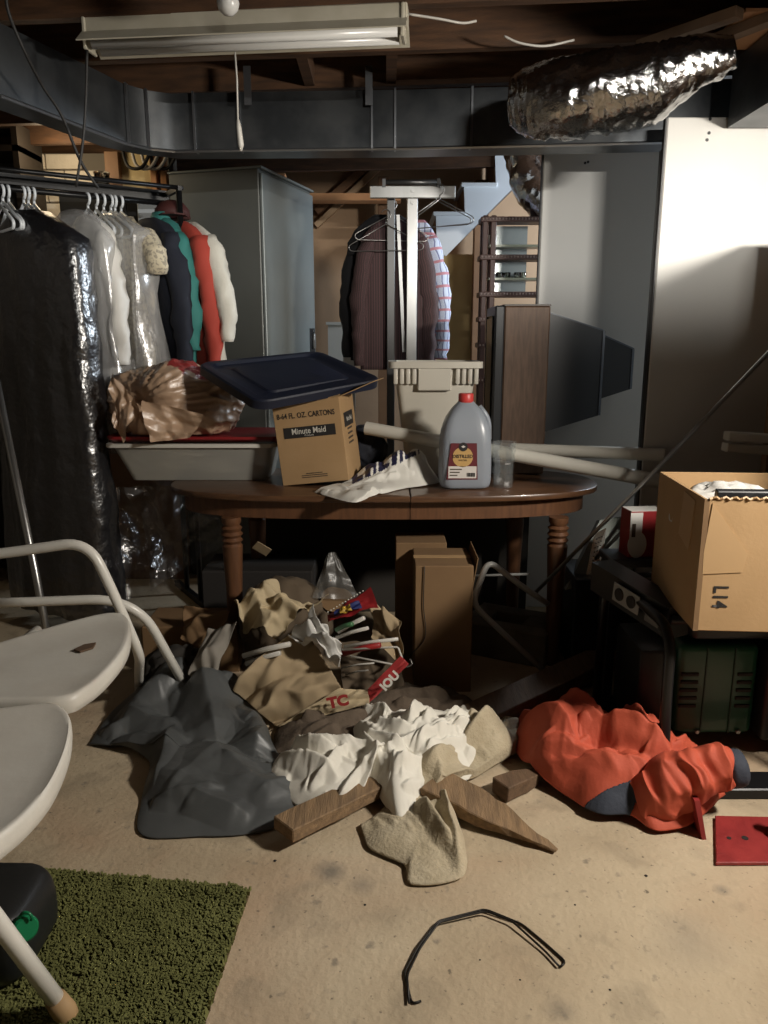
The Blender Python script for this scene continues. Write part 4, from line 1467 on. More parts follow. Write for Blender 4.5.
tag(obj('pale_carton', box(P(142, 210, 4.3).x, P(168, 210, 4.3).x, 4.22, 4.255, 1.2, P(150, 195, 4.3).z, .003), mat('pale_blue', (.40, .44, .47), .7)), 'pale blue-grey carton edge behind the rack end', 'carton')


def on_rail(px):
    t = (px - 2) / 170.0
    return R0 + (R1 - R0) * t


film('black_film', (0.03, 0.03, 0.035), 0.05, .30, (0.010, 0.010, 0.012), .84, .9, 11)
film('clear_film', (0.97, 0.97, 0.97), 0.58, .25, (0.8, 0.8, 0.8), .27, .55, 9)
film('clear_film_dim', (0.95, 0.95, 0.95), 0.80, .22, (0.6, 0.6, 0.6), .08, .9, 18)
mat('shirt_white', (0.80, 0.79, 0.75), 0.85, bump=.15, bscale=30)
mat('lace_cream', (0.62, 0.55, 0.40), 0.9, color2=(0.35, 0.31, 0.24), scale=60, lo=.5, hi=.56)
mat('cream', (0.60, 0.53, 0.37), 0.85)
mat('navy_suit', (0.010, 0.013, 0.024), 0.85)
mat('teal', (0.04, 0.22, 0.20), 0.75)
mat('coral', (0.45, 0.06, 0.04), 0.8)
mat('offwhite_knit', (0.72, 0.70, 0.62), 0.9, bump=.2, bscale=60)
mat('burgundy', (0.06, 0.014, 0.012), .7)
mat('hanger_white', (0.78, 0.82, 0.86), .35)
yaw = math.radians(-48)
GL = 'clothes on the black rack'


def g_at(px, dn=0.0, dz=-.075):
    q = on_rail(px) + nrm * dn
    return V(q.x, q.y, RZ + dz)


hang('garment_bag', 'black plastic garment bag hanging at the left edge', 'garment bag', g_at(26, .10, -.10), math.radians(-30), 'black_film', .30, 1.78, .09, 0, 2, GL, flare=1.15, folds=4, amp=.03, shoulder=.12)
hang('garment_cover', 'clear plastic dry-cleaning cover next to the black garment bag', 'garment cover', g_at(66, .07, -.08), math.radians(-38), 'clear_film', .25, 1.05, .06, 0, 5, GL, flare=1.1, folds=6, amp=.03, shoulder=.12)
hang('white_shirt', 'white dress shirt under clear plastic on the rack', 'shirt', g_at(80, .02, -.09), yaw, 'shirt_white', .22, .78, .05, .55, 3, GL)
hang('garment_cover', 'clear plastic cover over the cream lace dress', 'garment cover', g_at(104, .05, -.075), yaw, 'clear_film', .25, .86, .06, 0, 8, GL, flare=1.12, folds=6, amp=.03)
hang('lace_dress', 'cream lace dress with short sleeves on the rack', 'dress', g_at(116, .02, -.085), yaw, 'lace_cream', .21, .95, .05, .16, 6, GL, out=.10)
hang('navy_jacket', 'dark navy suit jacket beside the lace dress', 'jacket', g_at(140, .05, -.085), yaw, 'navy_suit', .22, .85, .055, .58, 9, GL)
hang('teal_shirt', 'teal green shirt with collar between navy and coral', 'shirt', g_at(152, .04, -.08), yaw, 'teal', .20, .78, .05, .5, 12, GL, collar='teal')
hang('coral_coat', 'coral red coat near the end of the rack', 'coat', g_at(170, .05, -.09), yaw, 'coral', .22, .95, .045, .6, 15, GL)
hang('white_blouse', 'off-white long-sleeved top at the far end of the rack', 'top', g_at(181, .05, -.09), yaw, 'offwhite_knit', .22, .8, .045, .45, 18, GL, out=.09)
t = thing('burgundy_cap', 'small burgundy cap hanging at the rack end', 'cap', g_at(166, .03, 0.0), (0, 0, .3))
obj('cap_crown', at(lathe([(.085, -.07), (.08, -.03), (.055, .0), (.02, .012), (.001, .013)], 18)), 'burgundy', t, smooth=True)
obj('cap_peak', at(prism([(-.07, -.06), (-.05, -.13), (0, -.155), (.05, -.13), (.07, -.06)], -.07, -.064)), 'burgundy', t)
hl = [3, 8, 13, 26, 30, 35, 84, 92, 99, 106, 110, 116]
names = ['first', 'second', 'third', 'fourth', 'fifth', 'sixth', 'seventh', 'eighth', 'ninth', 'tenth', 'eleventh', 'twelfth']
hmaster = None
for k, px in enumerate(hl):
    q = on_rail(px)
    lb_ = names[k] + ' white plastic hanger from the left on the black rack'
    if hmaster is None:
        hmaster = wire_hanger(lb_, V(q.x, q.y, RZ - .056), yaw, 'hanger_white', .19, .007, plastic=True, group='white hangers on the rack')
    else:
        h2 = copy_tree(hmaster)
        h2.location = V(q.x, q.y, RZ - .056)
        h2.rotation_euler = (0, 0, yaw + .05 * math.sin(k * 2.3))
        h2['label'] = lb_
        MW[h2.name] = Matrix.Translation(h2.location)

# loose clear plastic falling behind the table end
for k, (cs_, sd) in enumerate(((((95, 486, 3.45), (152, 486, 3.48), (185, 590, 3.45), (92, 606, 3.38)), 2), (((140, 470, 3.62), (212, 478, 3.66), (226, 545, 3.62), (150, 590, 3.58)), 5))):
    tag(soft('plastic_sheet', crumpled_panel(*[P(*c) for c in cs_], n=30, m=30, slack=1.12, amp=.03, seed=sd, steps=50, kb=.1), 'clear_film_dim', lv=1),
        ['long clear plastic sheet trailing below the black garment bag', 'ragged clear plastic sheet hanging behind the table end'][k], 'plastic')
# steel rack pole in front at the far left
tag(obj('steel_pole', tube([P(-4, 380, 2.9), P(36, 575, 2.75), P(36, 575, 2.75) + (P(44, 618, 2.72) - P(36, 575, 2.75)) * ((P(36, 575, 2.75).z - .004) / (P(36, 575, 2.75).z - P(44, 618, 2.72).z))], .014, 10), 'steel', None, smooth=True), 'slanted steel pole in front of the black garment bag', 'pole')

# ------------------------------------------------------------------ white bench in the left foreground
mat('bench_white', (0.66, 0.64, 0.58), 0.42, color2=(0.58, 0.55, 0.49), scale=5, bump=.05, bscale=60)
mat('tube_white', (0.70, 0.68, 0.62), 0.3)
mat('rubber_tan', (0.42, 0.27, 0.13), .7)
mat('scuff', (0.10, 0.06, 0.035), .9)
BZ = .52
bn = thing('shower_bench', 'white two-panel shower bench with bent tube handles, left foreground', 'bench', (-.95, 1.7, 0))


def seat_panel(poly, z):
    """moulded panel: rounded rim, slightly dished top"""
    cx_ = sum(p[0] for p in poly) / len(poly); cy_ = sum(p[1] for p in poly) / len(poly)

    def sc(k, zz):
        return [V(cx_ + (p[0] - cx_) * k, cy_ + (p[1] - cy_) * k, zz) for p in poly]
    return loft([sc(.93, z - .052), sc(.985, z - .045), sc(1.0, z - .028), sc(.995, z - .012), sc(.975, z - .002), sc(.95, z), sc(.9, z - .002), sc(.6, z - .008)])


def rounded_poly(pts, r, seg=8):
    pts = [Vector((p[0], p[1], 0)) for p in pts]; out = []
    n = len(pts)
    for i in range(n):
        a, b, c_ = pts[i - 1], pts[i], pts[(i + 1) % n]
        rr_ = r[i] if isinstance(r, (list, tuple)) else r
        ra = min(rr_, (a - b).length * .49); rc = min(rr_, (c_ - b).length * .49)
        p0 = b + (a - b).normalized() * ra; p1 = b + (c_ - b).normalized() * rc
        for j in range(seg + 1):
            t = j / seg
            q = p0 * (1 - t) ** 2 + b * 2 * t * (1 - t) + p1 * t * t
            out.append((q.x, q.y))
    return out


def fl(px, py, z): 
    q = F(px, py, z); return (q.x, q.y)


def traced(pts, z):
    sp = smooth_path([F(x, y, z) for x, y in pts] + [F(*pts[0], z)], 6)[:-1]
    return [(p.x, p.y) for p in sp]


pA = traced([(-90, 700), (-90, 668), (0, 641), (60, 623), (105, 612), (124, 613), (131, 624), (127, 645), (110, 668), (88, 687), (62, 698), (0, 700)], BZ)
pB = traced([(-110, 720), (0, 706), (44, 701), (62, 705), (71, 718), (68, 745), (52, 782), (28, 812), (0, 836), (-60, 880), (-150, 900)], BZ)
sA = obj('seat_panel', seat_panel(pA, BZ), 'bench_white', bn, auto=50, world=True)
sB = obj('seat_panel', seat_panel(pB, BZ), 'bench_white', bn, auto=50, world=True)
scf = [F(x, y, BZ - .003) for x, y in ((74, 650), (84, 645), (96, 643), (93, 648), (80, 652))]
obj('scuff_mark', ([V(p.x, p.y, BZ - .0005) for p in scf] + [V(p.x, p.y, BZ - .006) for p in scf], [(0, 1, 2, 3, 4), (9, 8, 7, 6, 5)] + [(k, (k + 1) % 5, 5 + (k + 1) % 5, 5 + k) for k in range(5)]), 'scuff', sA, world=True)
obj('handle_tube', tube(rounded([P(-60, 558, 2.32), P(0, 554, 2.32), P(88, 541, 2.32), P(112, 590, 2.32), P(140, 655, 2.36), P(139, 672, 2.55), F(139, 690, .012)], .085, 8), .0165, 14), 'tube_white', bn, smooth=True, world=True)
q = F(194, 702, .012)
obj('handle_tube', tube(rounded([P(-60, 604, 2.5), P(0, 603, 2.5), P(136, 598, 2.5), q], .16, 9), .0165, 14), 'tube_white', bn, smooth=True, world=True)
foot = F(66, 1013, .02)
ltop = P(0, 925, 1.25); ltop = foot + (ltop - foot) * 1.75
obj('leg', tube([foot + (ltop - foot) * .02, ltop], .0175, 16), 'tube_white', bn, smooth=True, world=True)
obj('rubber_foot', tube([V(foot.x + .004, foot.y, .0) , foot + (ltop - foot) * .012, foot + (ltop - foot) * .10], [.0235, .0235, .0205], 16), 'rubber_tan', bn, smooth=True, world=True)
obj('cross_tube', tube([V(-1.2, 1.25, BZ - .07), V(-.78, 1.25, BZ - .07)], .0155, 12), 'tube_white', bn, smooth=True, world=True)
obj('cross_tube', tube([V(-1.2, 2.0, BZ - .07), V(-.78, 2.0, BZ - .07)], .0155, 12), 'tube_white', bn, smooth=True, world=True)
for x in (-1.1, -.86):
    obj('side_rail', tube([V(x, 1.1, BZ - .068), V(x, 2.3, BZ - .068)], .0155, 12), 'tube_white', bn, smooth=True, world=True)

# ------------------------------------------------------------------ green rug
mat('rug_green', (0.115, 0.118, 0.032), 0.95, color2=(0.155, 0.158, 0.048), scale=14)
mat('rug_back', (0.10, 0.075, 0.03), .95)
c1, c2, c3 = F(250, 888, .012), F(40, 869, .012), F(196, 1045, .012)
ru = c2 - c1; rv = c3 - c1
ru = ru.normalized() * 1.0; rv = rv.normalized() * .72
rg = thing('shag_rug', 'olive green shag rug on the concrete floor', 'rug', (c1 + (ru + rv) / 2) * 1.0)
rg.location.z = 0; MW[rg.name] = Matrix.Translation(rg.location)


def rugp(s, t, z):
    return V(c1.x + ru.x * s + rv.x * t, c1.y + ru.y * s + rv.y * t, z)


edge = []
nE = 40
def wob(k): return .006 * mnoise.noise(V(k * .9, 3, 1)) 
loop = [(s, 0) for s in np.linspace(0, 1, nE)] + [(1, t) for t in np.linspace(0, 1, nE)][1:] + [(s, 1) for s in np.linspace(1, 0, nE)][1:] + [(0, t) for t in np.linspace(1, 0, nE)][1:-1]
loop = [(s + wob(i), t + wob(i + 50)) for i, (s, t) in enumerate(loop)]
obj('backing', loft([[rugp(s, t, 0.0005) for s, t in loop], [rugp(s, t, .008) for s, t in loop]]), 'rug_back', rg, world=True)
vs, fs = [], []
for i in range(34000):
    s, t = rng.random(2)
    if s > .78 and rng.random() < .5: continue
    b0 = rugp(s, t, .006)
    hgt = .008 + .006 * (mnoise.noise(V(b0.x * 22, b0.y * 22, 0)) + .4) + rng.random() * .004
    a = rng.random() * 2 * PI
    lean = V(math.cos(a * 3.1), math.sin(a * 3.1), 0) * .004
    w0 = .0046
    k = len(vs)
    for j in range(3):
        an = a + j * 2 * PI / 3
        vs.append(b0 + V(math.cos(an) * w0, math.sin(an) * w0, 0))
    for j in range(3):
        an = a + j * 2 * PI / 3
        vs.append(b0 + lean + V(math.cos(an) * w0 * .75, math.sin(an) * w0 * .75, hgt))
    fs += [(k, k + 1, k + 4, k + 3), (k + 1, k + 2, k + 5, k + 4), (k + 2, k, k + 3, k + 5), (k + 3, k + 4, k + 5)]
tag(obj('pile', (vs, fs), 'rug_green', rg, world=True), kind='stuff')

# ------------------------------------------------------------------ black canister with green cap
mat('canister_black', (0.014, 0.015, 0.016), .38, bump=.04, bscale=120)
mat('cap_green', (0.004, 0.16, 0.06), .35)
q = F(46, 935, .02)
cn = thing('black_canister', 'black plastic canister with a green screw cap, by the rug edge', 'canister', (-.935, 1.45, .022))
rings = []
for k, z in ((.90, 0), (1.0, .02), (1.0, .11), (.95, .145), (.86, .162), (.72, .17)):
    rings.append([V(p[0], p[1], z) for p in [(x * k, y * k) for x, y in rrect(-.23, .19, -.11, .11, .05, 6)]])
subsurf(obj('canister_body', loft(rings), 'canister_black', cn, smooth=True))
cp_ = P(34, 920, 1.42)
caploc = V(.196, -.075, .135)
cpo = obj('screw_cap', at(lathe([(.024, -.002), (.026, 0), (.026, .016), (.022, .02), (.001, .02)], 22), caploc - V(.012, .0, 0), (PI / 2 - .35, 0, .75)), 'cap_green', cn, auto=40)
obj('cap_loop', at(tube([V(math.cos(a) * .012, 0, math.sin(a) * .012 + .03) for a in np.linspace(-.6, PI + .6, 10)], .003, 6), caploc - V(.0, .008, 0)), 'cap_green', cpo, smooth=True)
obj('screw_cap', at(lathe([(.02, 0), (.021, .002), (.021, .016), (.001, .018)], 20), (-.02, -.10, .12), (PI / 2, 0, 0)), 'cap_green', cn, auto=40)

# ------------------------------------------------------------------ bent wire on the floor
mat('wire_black', (0.014, 0.012, 0.010), .45, metal=.4)
w1 = [(421, 1001), (412, 1004), (404, 973), (418, 947), (438, 921), (485, 909), (522, 924), (546, 944), (566, 962), (560, 967)]
w2 = [(409, 1003), (407, 975), (420, 948), (439, 922), (486, 911), (512, 921), (545, 951), (559, 966)]
wi = thing('bent_wire', 'thin black doubled wire bent into an arc on the floor', 'wire', F(480, 950, 0))
for k, ww in enumerate((w1, w2)):
    obj('wire_strand', tube(rounded([F(x, y, .004 + .006 * (2 < i < 6) + .003 * k) for i, (x, y) in enumerate(ww)], .012, 3), .0026, 7), 'wire_black', wi, world=True, smooth=True)

# ------------------------------------------------------------------ cloths and timber heap
def heap(px_outline, z=.03):
    pts = [F(x, y, z) for x, y in px_outline]
    return [(p.x, p.y) for p in pts]


def bump(px, py, h, r, z=.03):
    q = F(px, py, z); return (q.x, q.y, h, r)


mat('blanket_brown', (0.085, 0.062, 0.042), .95, color2=(0.115, 0.085, 0.06), scale=20, bump=.3, bscale=80)
mat('sheet_white', (0.70, 0.67, 0.59), .85, bump=.08, bscale=70)
mat('towel_tan', (0.40, 0.335, 0.225), .95, color2=(0.47, 0.40, 0.28), scale=15, bump=.45, bscale=110)
mat('tarp_grey', (0.070, 0.074, 0.075), .42, color2=(0.085, 0.09, 0.09), scale=4, bump=.06, bscale=60)
mat('jacket_orange', (0.46, 0.076, 0.034), .75, color2=(0.42, 0.066, 0.03), scale=6, bump=.12, bscale=80)
mat('trim_navy', (0.028, 0.034, 0.05), .8, bump=.2, bscale=120)
mat('old_plank', (0.155, 0.098, 0.052), .8, color2=(0.26, 0.165, 0.085), scale=5, stretch=(14, 1.2, 14), bump=.35, bscale=20)
mat('dark_plank', (0.10, 0.06, 0.033), .8, color2=(0.15, 0.09, 0.05), scale=5, stretch=(12, 1.2, 12), bump=.3, bscale=20)

c = F(372, 722, .05)
tag(soft('brown_blanket', cloth_heap(heap([(272, 748), (280, 722), (330, 706), (398, 690), (450, 690), (484, 706), (500, 735), (440, 745), (390, 750), (330, 755)]), (c.x, c.y), 110, [bump(380, 718, .08, .22), bump(310, 735, .04, .12)],
     [(22, .3, 1.2, (.015, .04), (.03, .07), (.1, .35), 1.3), (25, 1.2, 1.5, (.006, .015), (.012, .025), (.05, .12), 1.2)], 3), 'blanket_brown', thick=.004),
    'rumpled dark brown blanket behind the white sheet', 'blanket')

# planks: a sawn block end, a splintered board, a beam running back under the table


def plank(name, label, a, b, w, h, m, cat='plank', bev=.003, jag=0):
    t = thing(name, label, cat, (Vector(a) + Vector(b)) / 2)
    vs, fs = beam(a, b, w, h, bev)
    bm = bmesh.new()
    vv = [bm.verts.new(v) for v in vs]
    for f in fs: bm.faces.new([vv[i] for i in f])
    bmesh.ops.subdivide_edges(bm, edges=[e for e in bm.edges if e.calc_length() > (Vector(b) - Vector(a)).length * .6], cuts=12)
    d_ = (Vector(b) - Vector(a)).normalized()
    L_ = (Vector(b) - Vector(a)).length
    for v in bm.verts:
        s = (v.co - Vector(a)).dot(d_) / L_
        v.co += V(mnoise.noise(v.co * 9), mnoise.noise(v.co * 9 + V(5, 0, 0)), mnoise.noise(v.co * 9 + V(0, 7, 0))) * (.003 + .004 * jag)
        if jag and s > .35:
            ax = Vector(a) + d_ * (s * L_)
            k = max(.12, 1 - (s - .35) / .65 * .9) + .12 * mnoise.noise(v.co * 25)
            v.co = ax + (v.co - ax) * k + V(0, 0, -.02 * (s - .35))
    g = from_bm(bm)
    g = ([V(v.x, v.y, max(v.z, .001)) for v in g[0]], g[1])
    obj('timber', g, m, t, world=True)
    return t


def lay(px, py, z): return F(px, py, z)


plank('wood_plank', 'short sawn plank end poking out from the white sheet', lay(283, 830, .055), lay(392, 776, .04), .088, .04, 'old_plank')
plank('splintered_board', 'splintered brown board tapering to a point at the front', lay(432, 784, .05), lay(557, 846, .024), .12, .042, 'old_plank', jag=1)
plank('wood_beam', 'long dark wooden beam running back under the table', lay(470, 722, .05), lay(612, 655, .06), .13, .06, 'dark_plank')
plank('broken_timber', 'short broken timber lying in the shadow behind the splintered board', lay(500, 790, .03), lay(552, 765, .03), .07, .05, 'dark_plank', jag=1)

c = F(436, 792, .04)
tag(soft('tan_towel', cloth_heap(heap([(360, 822), (372, 846), (405, 862), (413, 880), (462, 874), (464, 840), (448, 805), (455, 786), (492, 766), (522, 745), (522, 716), (488, 722), (455, 745), (420, 766), (390, 800)], .02), (c.x, c.y), 130,
     [bump(425, 775, .10, .10), bump(480, 745, .10, .12), bump(405, 825, .015, .10)],
     [(12, .9, .8, (.015, .04), (.02, .05), (.12, .3), 1.2), (40, 2.3, 1.6, (.004, .012), (.008, .02), (.04, .12), 1.1)], 5, .008, .018, .012,
     extra=[(np.array([(F(x, y, .05).x, F(x, y, .05).y) for x, y in pl_]), .05, .035, 1.3) for pl_ in (
        [(438 + k * .9, 775 + k * 3.2) for k in range(28)], [(418 + k * 1.5, 800 + k * 1.9) for k in range(26)], [(500 - k * 2.2, 735 + k * 1.2) for k in range(28)])]), 'towel_tan', thick=.005, lv=0),
    'stained tan towel trailing from under the white sheet', 'towel')
c = F(388, 752, .1)
tag(soft('white_sheet', cloth_heap(heap([(266, 764), (282, 752), (330, 742), (352, 738), (352, 718), (372, 708), (420, 706), (450, 712), (478, 708), (484, 738), (468, 766), (440, 768), (425, 782), (404, 812), (388, 796), (368, 776), (345, 800), (300, 794)], .07), (c.x, c.y), 170,
     [bump(415, 740, .10, .17, .08), bump(330, 766, .06, .12, .06), bump(400, 770, .10, .10, .08), bump(455, 735, .09, .1, .08)],
     [(16, 2.4, .9, (.03, .06), (.03, .06), (.15, .4), 1.2), (44, .7, 1.6, (.018, .04), (.014, .034), (.10, .25), 1.2), (130, 1.6, 2.2, (.005, .015), (.007, .016), (.04, .14), 1.1)], 9, .02, .03, .016), 'sheet_white', thick=.002, lv=0),
    'crumpled white bed sheet heaped in the middle of the floor', 'sheet')

# grey tarp
c = F(205, 762, .04)
tag(soft('grey_tarp', cloth_heap(heap([(88, 738), (112, 706), (150, 676), (172, 668), (196, 688), (232, 686), (262, 720), (274, 748), (300, 772), (312, 798), (262, 824), (200, 829), (142, 828), (140, 796), (150, 760), (122, 742)], .03), (c.x, c.y), 150,
     [bump(165, 700, .12, .12), bump(215, 705, .10, .13), bump(240, 790, .02, .15), bump(170, 760, .04, .1)],
     [(7, 1.2, .5, (.05, .09), (.10, .16), (.25, .5), .9), (8, 2.6, .6, (.03, .06), (.06, .11), (.2, .4), .9), (12, .4, .8, (.018, .035), (.025, .05), (.12, .3), .9), (14, 2.0, 1.2, (.008, .018), (.012, .03), (.06, .2), .9)], 13, .006, .012, .006,
     extra=[(np.array([(F(x, y, .03).x, F(x, y, .03).y) for x, y in pl_]), h_, w_, .9) for pl_, h_, w_ in (
        ([(150 + k * 3.6, 800 + k * -.2) for k in range(24)], .035, .05), ([(178 - k * .9, 725 + k * 2.4) for k in range(30)], .05, .07), ([(300 - k * 2.0, 780 + k * .9) for k in range(26)], .03, .05))]), 'tarp_grey', thick=.002, lv=0),
    'folded charcoal grey tarp dropped in a heap on the floor', 'tarp')

# orange jacket draped at the right
jk = thing('orange_jacket', 'orange jacket with navy trim dropped beside the generator', 'jacket', F(620, 780, 0))
c = F(612, 762, .09)
jm = cloth_heap(heap([(516, 742), (520, 716), (545, 704), (585, 700), (615, 716), (650, 724), (690, 742), (716, 752), (732, 772), (720, 792), (700, 812), (660, 820), (632, 808), (598, 806), (560, 784), (532, 766)], .05), (c.x, c.y), 170,
     [bump(570, 735, .17, .14, .1), bump(640, 752, .16, .15, .1), bump(690, 780, .12, .10, .1), bump(610, 780, .08, .12, .1)],
     [(9, 2.2, .6, (.04, .075), (.04, .08), (.25, .5), 1.3), (34, .6, 1.6, (.02, .045), (.02, .04), (.10, .26), 1.2), (70, 1.4, 2.2, (.006, .018), (.009, .02), (.05, .14), 1.1)], 17, .012, .03, .014)
soft('jacket_shell', jm, 'jacket_orange', jk, thick=.004, lv=0)
def in_poly(x, y, pl_):
    c_ = False; j = len(pl_) - 1
    for i in range(len(pl_)):
        if (pl_[i][1] > y) != (pl_[j][1] > y) and x < (pl_[j][0] - pl_[i][0]) * (y - pl_[i][1]) / (pl_[j][1] - pl_[i][1]) + pl_[i][0]: c_ = not c_
        j = i
    return c_


# the navy hem band lies on the lower front edge of the shell
hemp = [(576, 822), (588, 803), (606, 790), (628, 781), (654, 771), (660, 782), (640, 794), (626, 822), (606, 834)]
Gj = np.array(jm[0]).reshape(170, 170, 3)
Nj = np.cross(np.gradient(Gj, axis=0), np.gradient(Gj, axis=1)).reshape(-1, 3)
Nj /= np.linalg.norm(Nj, axis=1)[:, None] + 1e-9
Nj[Nj[:, 2] < 0] *= -1
keep = [f for f in jm[1] if in_poly(*pixel(jm[0][f[0]]), hemp)]
ids = sorted({i for f in keep for i in f}); mp_ = {i: k for k, i in enumerate(ids)}
soft('hem_band', ([jm[0][i] + Vector(Nj[i]) * .006 for i in ids], [tuple(mp_[i] for i in f) for f in keep]), 'trim_navy', jk, thick=.004, lv=0)
slv = smooth_path([P(640, 805, 2.0), P(672, 785, 1.99), P(705, 772, 1.99), P(728, 769, 1.99)], 10)
slv = smooth_path(slv, 3)
sg = tube(slv, list(np.interp(np.linspace(0, 1, len(slv)), [0, .3, .8, 1], [.07, .085, .07, .05])), 40)
sg = ([v + V(mnoise.noise(v * 16), mnoise.noise(v * 16 + V(9, 0, 0)), mnoise.noise(v * 16 + V(0, 9, 0))) * .022 + V(0, -.012, .016) * (1 - 2 * abs(mnoise.noise(V(v.x * 30 + v.z * 12, v.y * 6, v.z * 9)))) for v in sg[0]], sg[1])
soft('sleeve', sg, 'jacket_orange', jk, lv=1)
cg = tube([P(724, 769, 1.99), P(730, 769, 1.99), P(738, 768, 1.99), P(746, 767, 1.99)], [.052, .056, .055, .050], 18)
cg = ([v + V(0, 0, math.sin(math.atan2(v.y - 1.99, v.z - .2) * 9) * .002) for v in cg[0]], cg[1])
soft('cuff', cg, 'trim_navy', jk, lv=1)

# ------------------------------------------------------------------ bags, box and oddments under the table
mat('paper_tan', (0.35, 0.262, 0.155), .85, color2=(0.40, 0.305, 0.185), scale=5, bump=.15, bscale=25)
mat('paper_cream', (0.46, 0.37, 0.23), .8, bump=.15, bscale=25)
mat('paper_white', (0.58, 0.57, 0.54), .8)
mat('bag_inside', (0.10, 0.072, 0.045), .9)
Yb = 2.78
pb = thing('paper_bag', 'torn tan paper shopping bag with red print lying on its side', 'bag', F(320, 715, 0))
fr = [P(236, 690, 2.62), P(312, 612, 2.74), P(346, 690, 2.60), P(276, 726, 2.50)]
soft('front_panel', crumpled_panel(P(236, 692, 2.60), P(276, 727, 2.47), P(344, 692, 2.54), P(300, 618, 2.74), n=22, m=22, slack=1.05, amp=.02, seed=4, bulge=.03), 'paper_tan', pb, thick=.0015)
soft('side_panel', crumpled_panel(P(276, 727, 2.46), P(370, 704, 2.46), P(368, 690, 2.50), P(340, 688, 2.50), n=20, m=8, slack=1.04, amp=.005, seed=6), 'paper_cream', pb, thick=.0015)
soft('mouth_panel', crumpled_panel(P(366, 706, 2.47), P(409, 664, 2.52), P(401, 656, 2.55), P(366, 691, 2.50), n=16, m=8, slack=1.04, amp=.003, seed=8), 'red_print', pb, thick=.0015)
soft('back_panel', crumpled_panel(P(400, 664, 2.58), P(404, 625, 2.78), P(370, 598, 2.9), P(372, 640, 2.8), n=14, m=14, slack=1.06, amp=.02, seed=10), 'paper_tan', pb, thick=.0015)
soft('lining', crumpled_panel(P(338, 640, 2.80), P(400, 640, 2.84), P(404, 690, 2.62), P(344, 694, 2.60), n=12, m=12, slack=1.03, amp=.015, seed=12), 'bag_inside', pb, thick=.0015)
fd = (P(340, 705, 2.485) - P(300, 720, 2.475)).normalized()
text('lettering', 'TC', .05, MW[pb.name].inverted() @ frame(P(338, 702, 2.44), P(356, 698, 2.44) - P(322, 705, 2.44), (0, .15, 1)), 'red_print', pb, .003, 1.1)
text('lettering', 'IOU', .042, MW[pb.name].inverted() @ frame(P(390, 681, 2.455), P(408, 662, 2.47) - P(374, 697, 2.45), (-.5, 0.1, 1)), 'print_white', pb, .002, 1.0)

mw = thing('crumpled_paper', 'crumpled cream wrapping paper on top of the paper bag', 'paper', P(290, 630, 2.9))
soft('paper_ball', crumpled_panel(P(232, 612, 2.82), P(268, 640, 2.72), P(328, 606, 2.84), P(262, 590, 2.95), n=20, m=20, slack=1.16, amp=.04, seed=21, bulge=.09, kb=.3), 'paper_cream', mw, thick=.0015)
wtis = thing('white_tissue', 'white tissue paper bunched at the torn bag mouth', 'paper', P(330, 640, 2.7))
soft('tissue', crumpled_panel(P(288, 632, 2.66), P(340, 668, 2.55), P(342, 645, 2.62), P(312, 612, 2.74), n=20, m=20, slack=1.2, amp=.04, seed=25, bulge=.05, kb=.2), 'paper_white', wtis, thick=.0015)
tag(soft('brown_sack', crumpled_blob(lambda v: (P(285, 605, 2.98).x + v.x * .19, 3.0 + v.y * .12, .21 + v.z * .2), 4, 1.12, .03, 31, floor=lambda x, y: np.full_like(x, .004)), 'bag_inside', lv=0),
    'dark brown sack standing behind the crumpled paper', 'sack')
tag(soft('clear_pouch', crumpled_panel(P(312, 598, 2.95), P(360, 600, 2.95), P(336, 552, 3.0), P(328, 553, 3.0), n=14, m=14, slack=1.05, amp=.006, seed=35), film('pouch_film', (.9, .9, .9), .62, .4, (.22, .21, .19), .33), lv=1),
    'pointed clear plastic pouch above the paper bag', 'pouch')
tag(obj('brown_card', prism(rrect(0, .13, 0, .10, .045, 5), 0, .003), 'kraft_dark'), 'torn brown card leaning inside the clear pouch', 'card')
o = bpy.data.objects['brown_card']; o.location = P(337, 600, 2.97); o.rotation_euler = (math.radians(78), .25, .1)
# bright snack packet with dotted border
pk = thing('gift_packet', 'red and blue packet with a dotted white edge in the paper bag', 'packet', P(350, 612, 2.8))
soft('packet_skin', crumpled_panel(P(328, 622, 2.72), P(378, 606, 2.72), P(372, 590, 2.80), P(328, 612, 2.78), n=10, m=10, slack=1.03, amp=.008, seed=37), 'red_plastic', pk)
soft('blue_patch', crumpled_panel(P(334, 616, 2.715), P(362, 607, 2.715), P(359, 601, 2.745), P(335, 609, 2.745), n=8, m=8, slack=1.02, amp=.004, seed=38), mat('pk_blue', (.02, .03, .13), .5), pk)
soft('yellow_patch', crumpled_panel(P(340, 614, 2.70), P(352, 610, 2.70), P(350, 604, 2.73), P(340, 608, 2.73), n=6, m=6, slack=1.02, amp=.004, seed=39), mat('pk_yellow', (.38, .24, .03), .5), pk)
for k in range(13):
    q = P(328 + k * 2.9, 612 - k * 1.75, 2.775)
    obj('dot', at(lathe([(.001, -.003), (.004, 0), (.001, .003)], 6), q), 'print_white', pk, world=True)
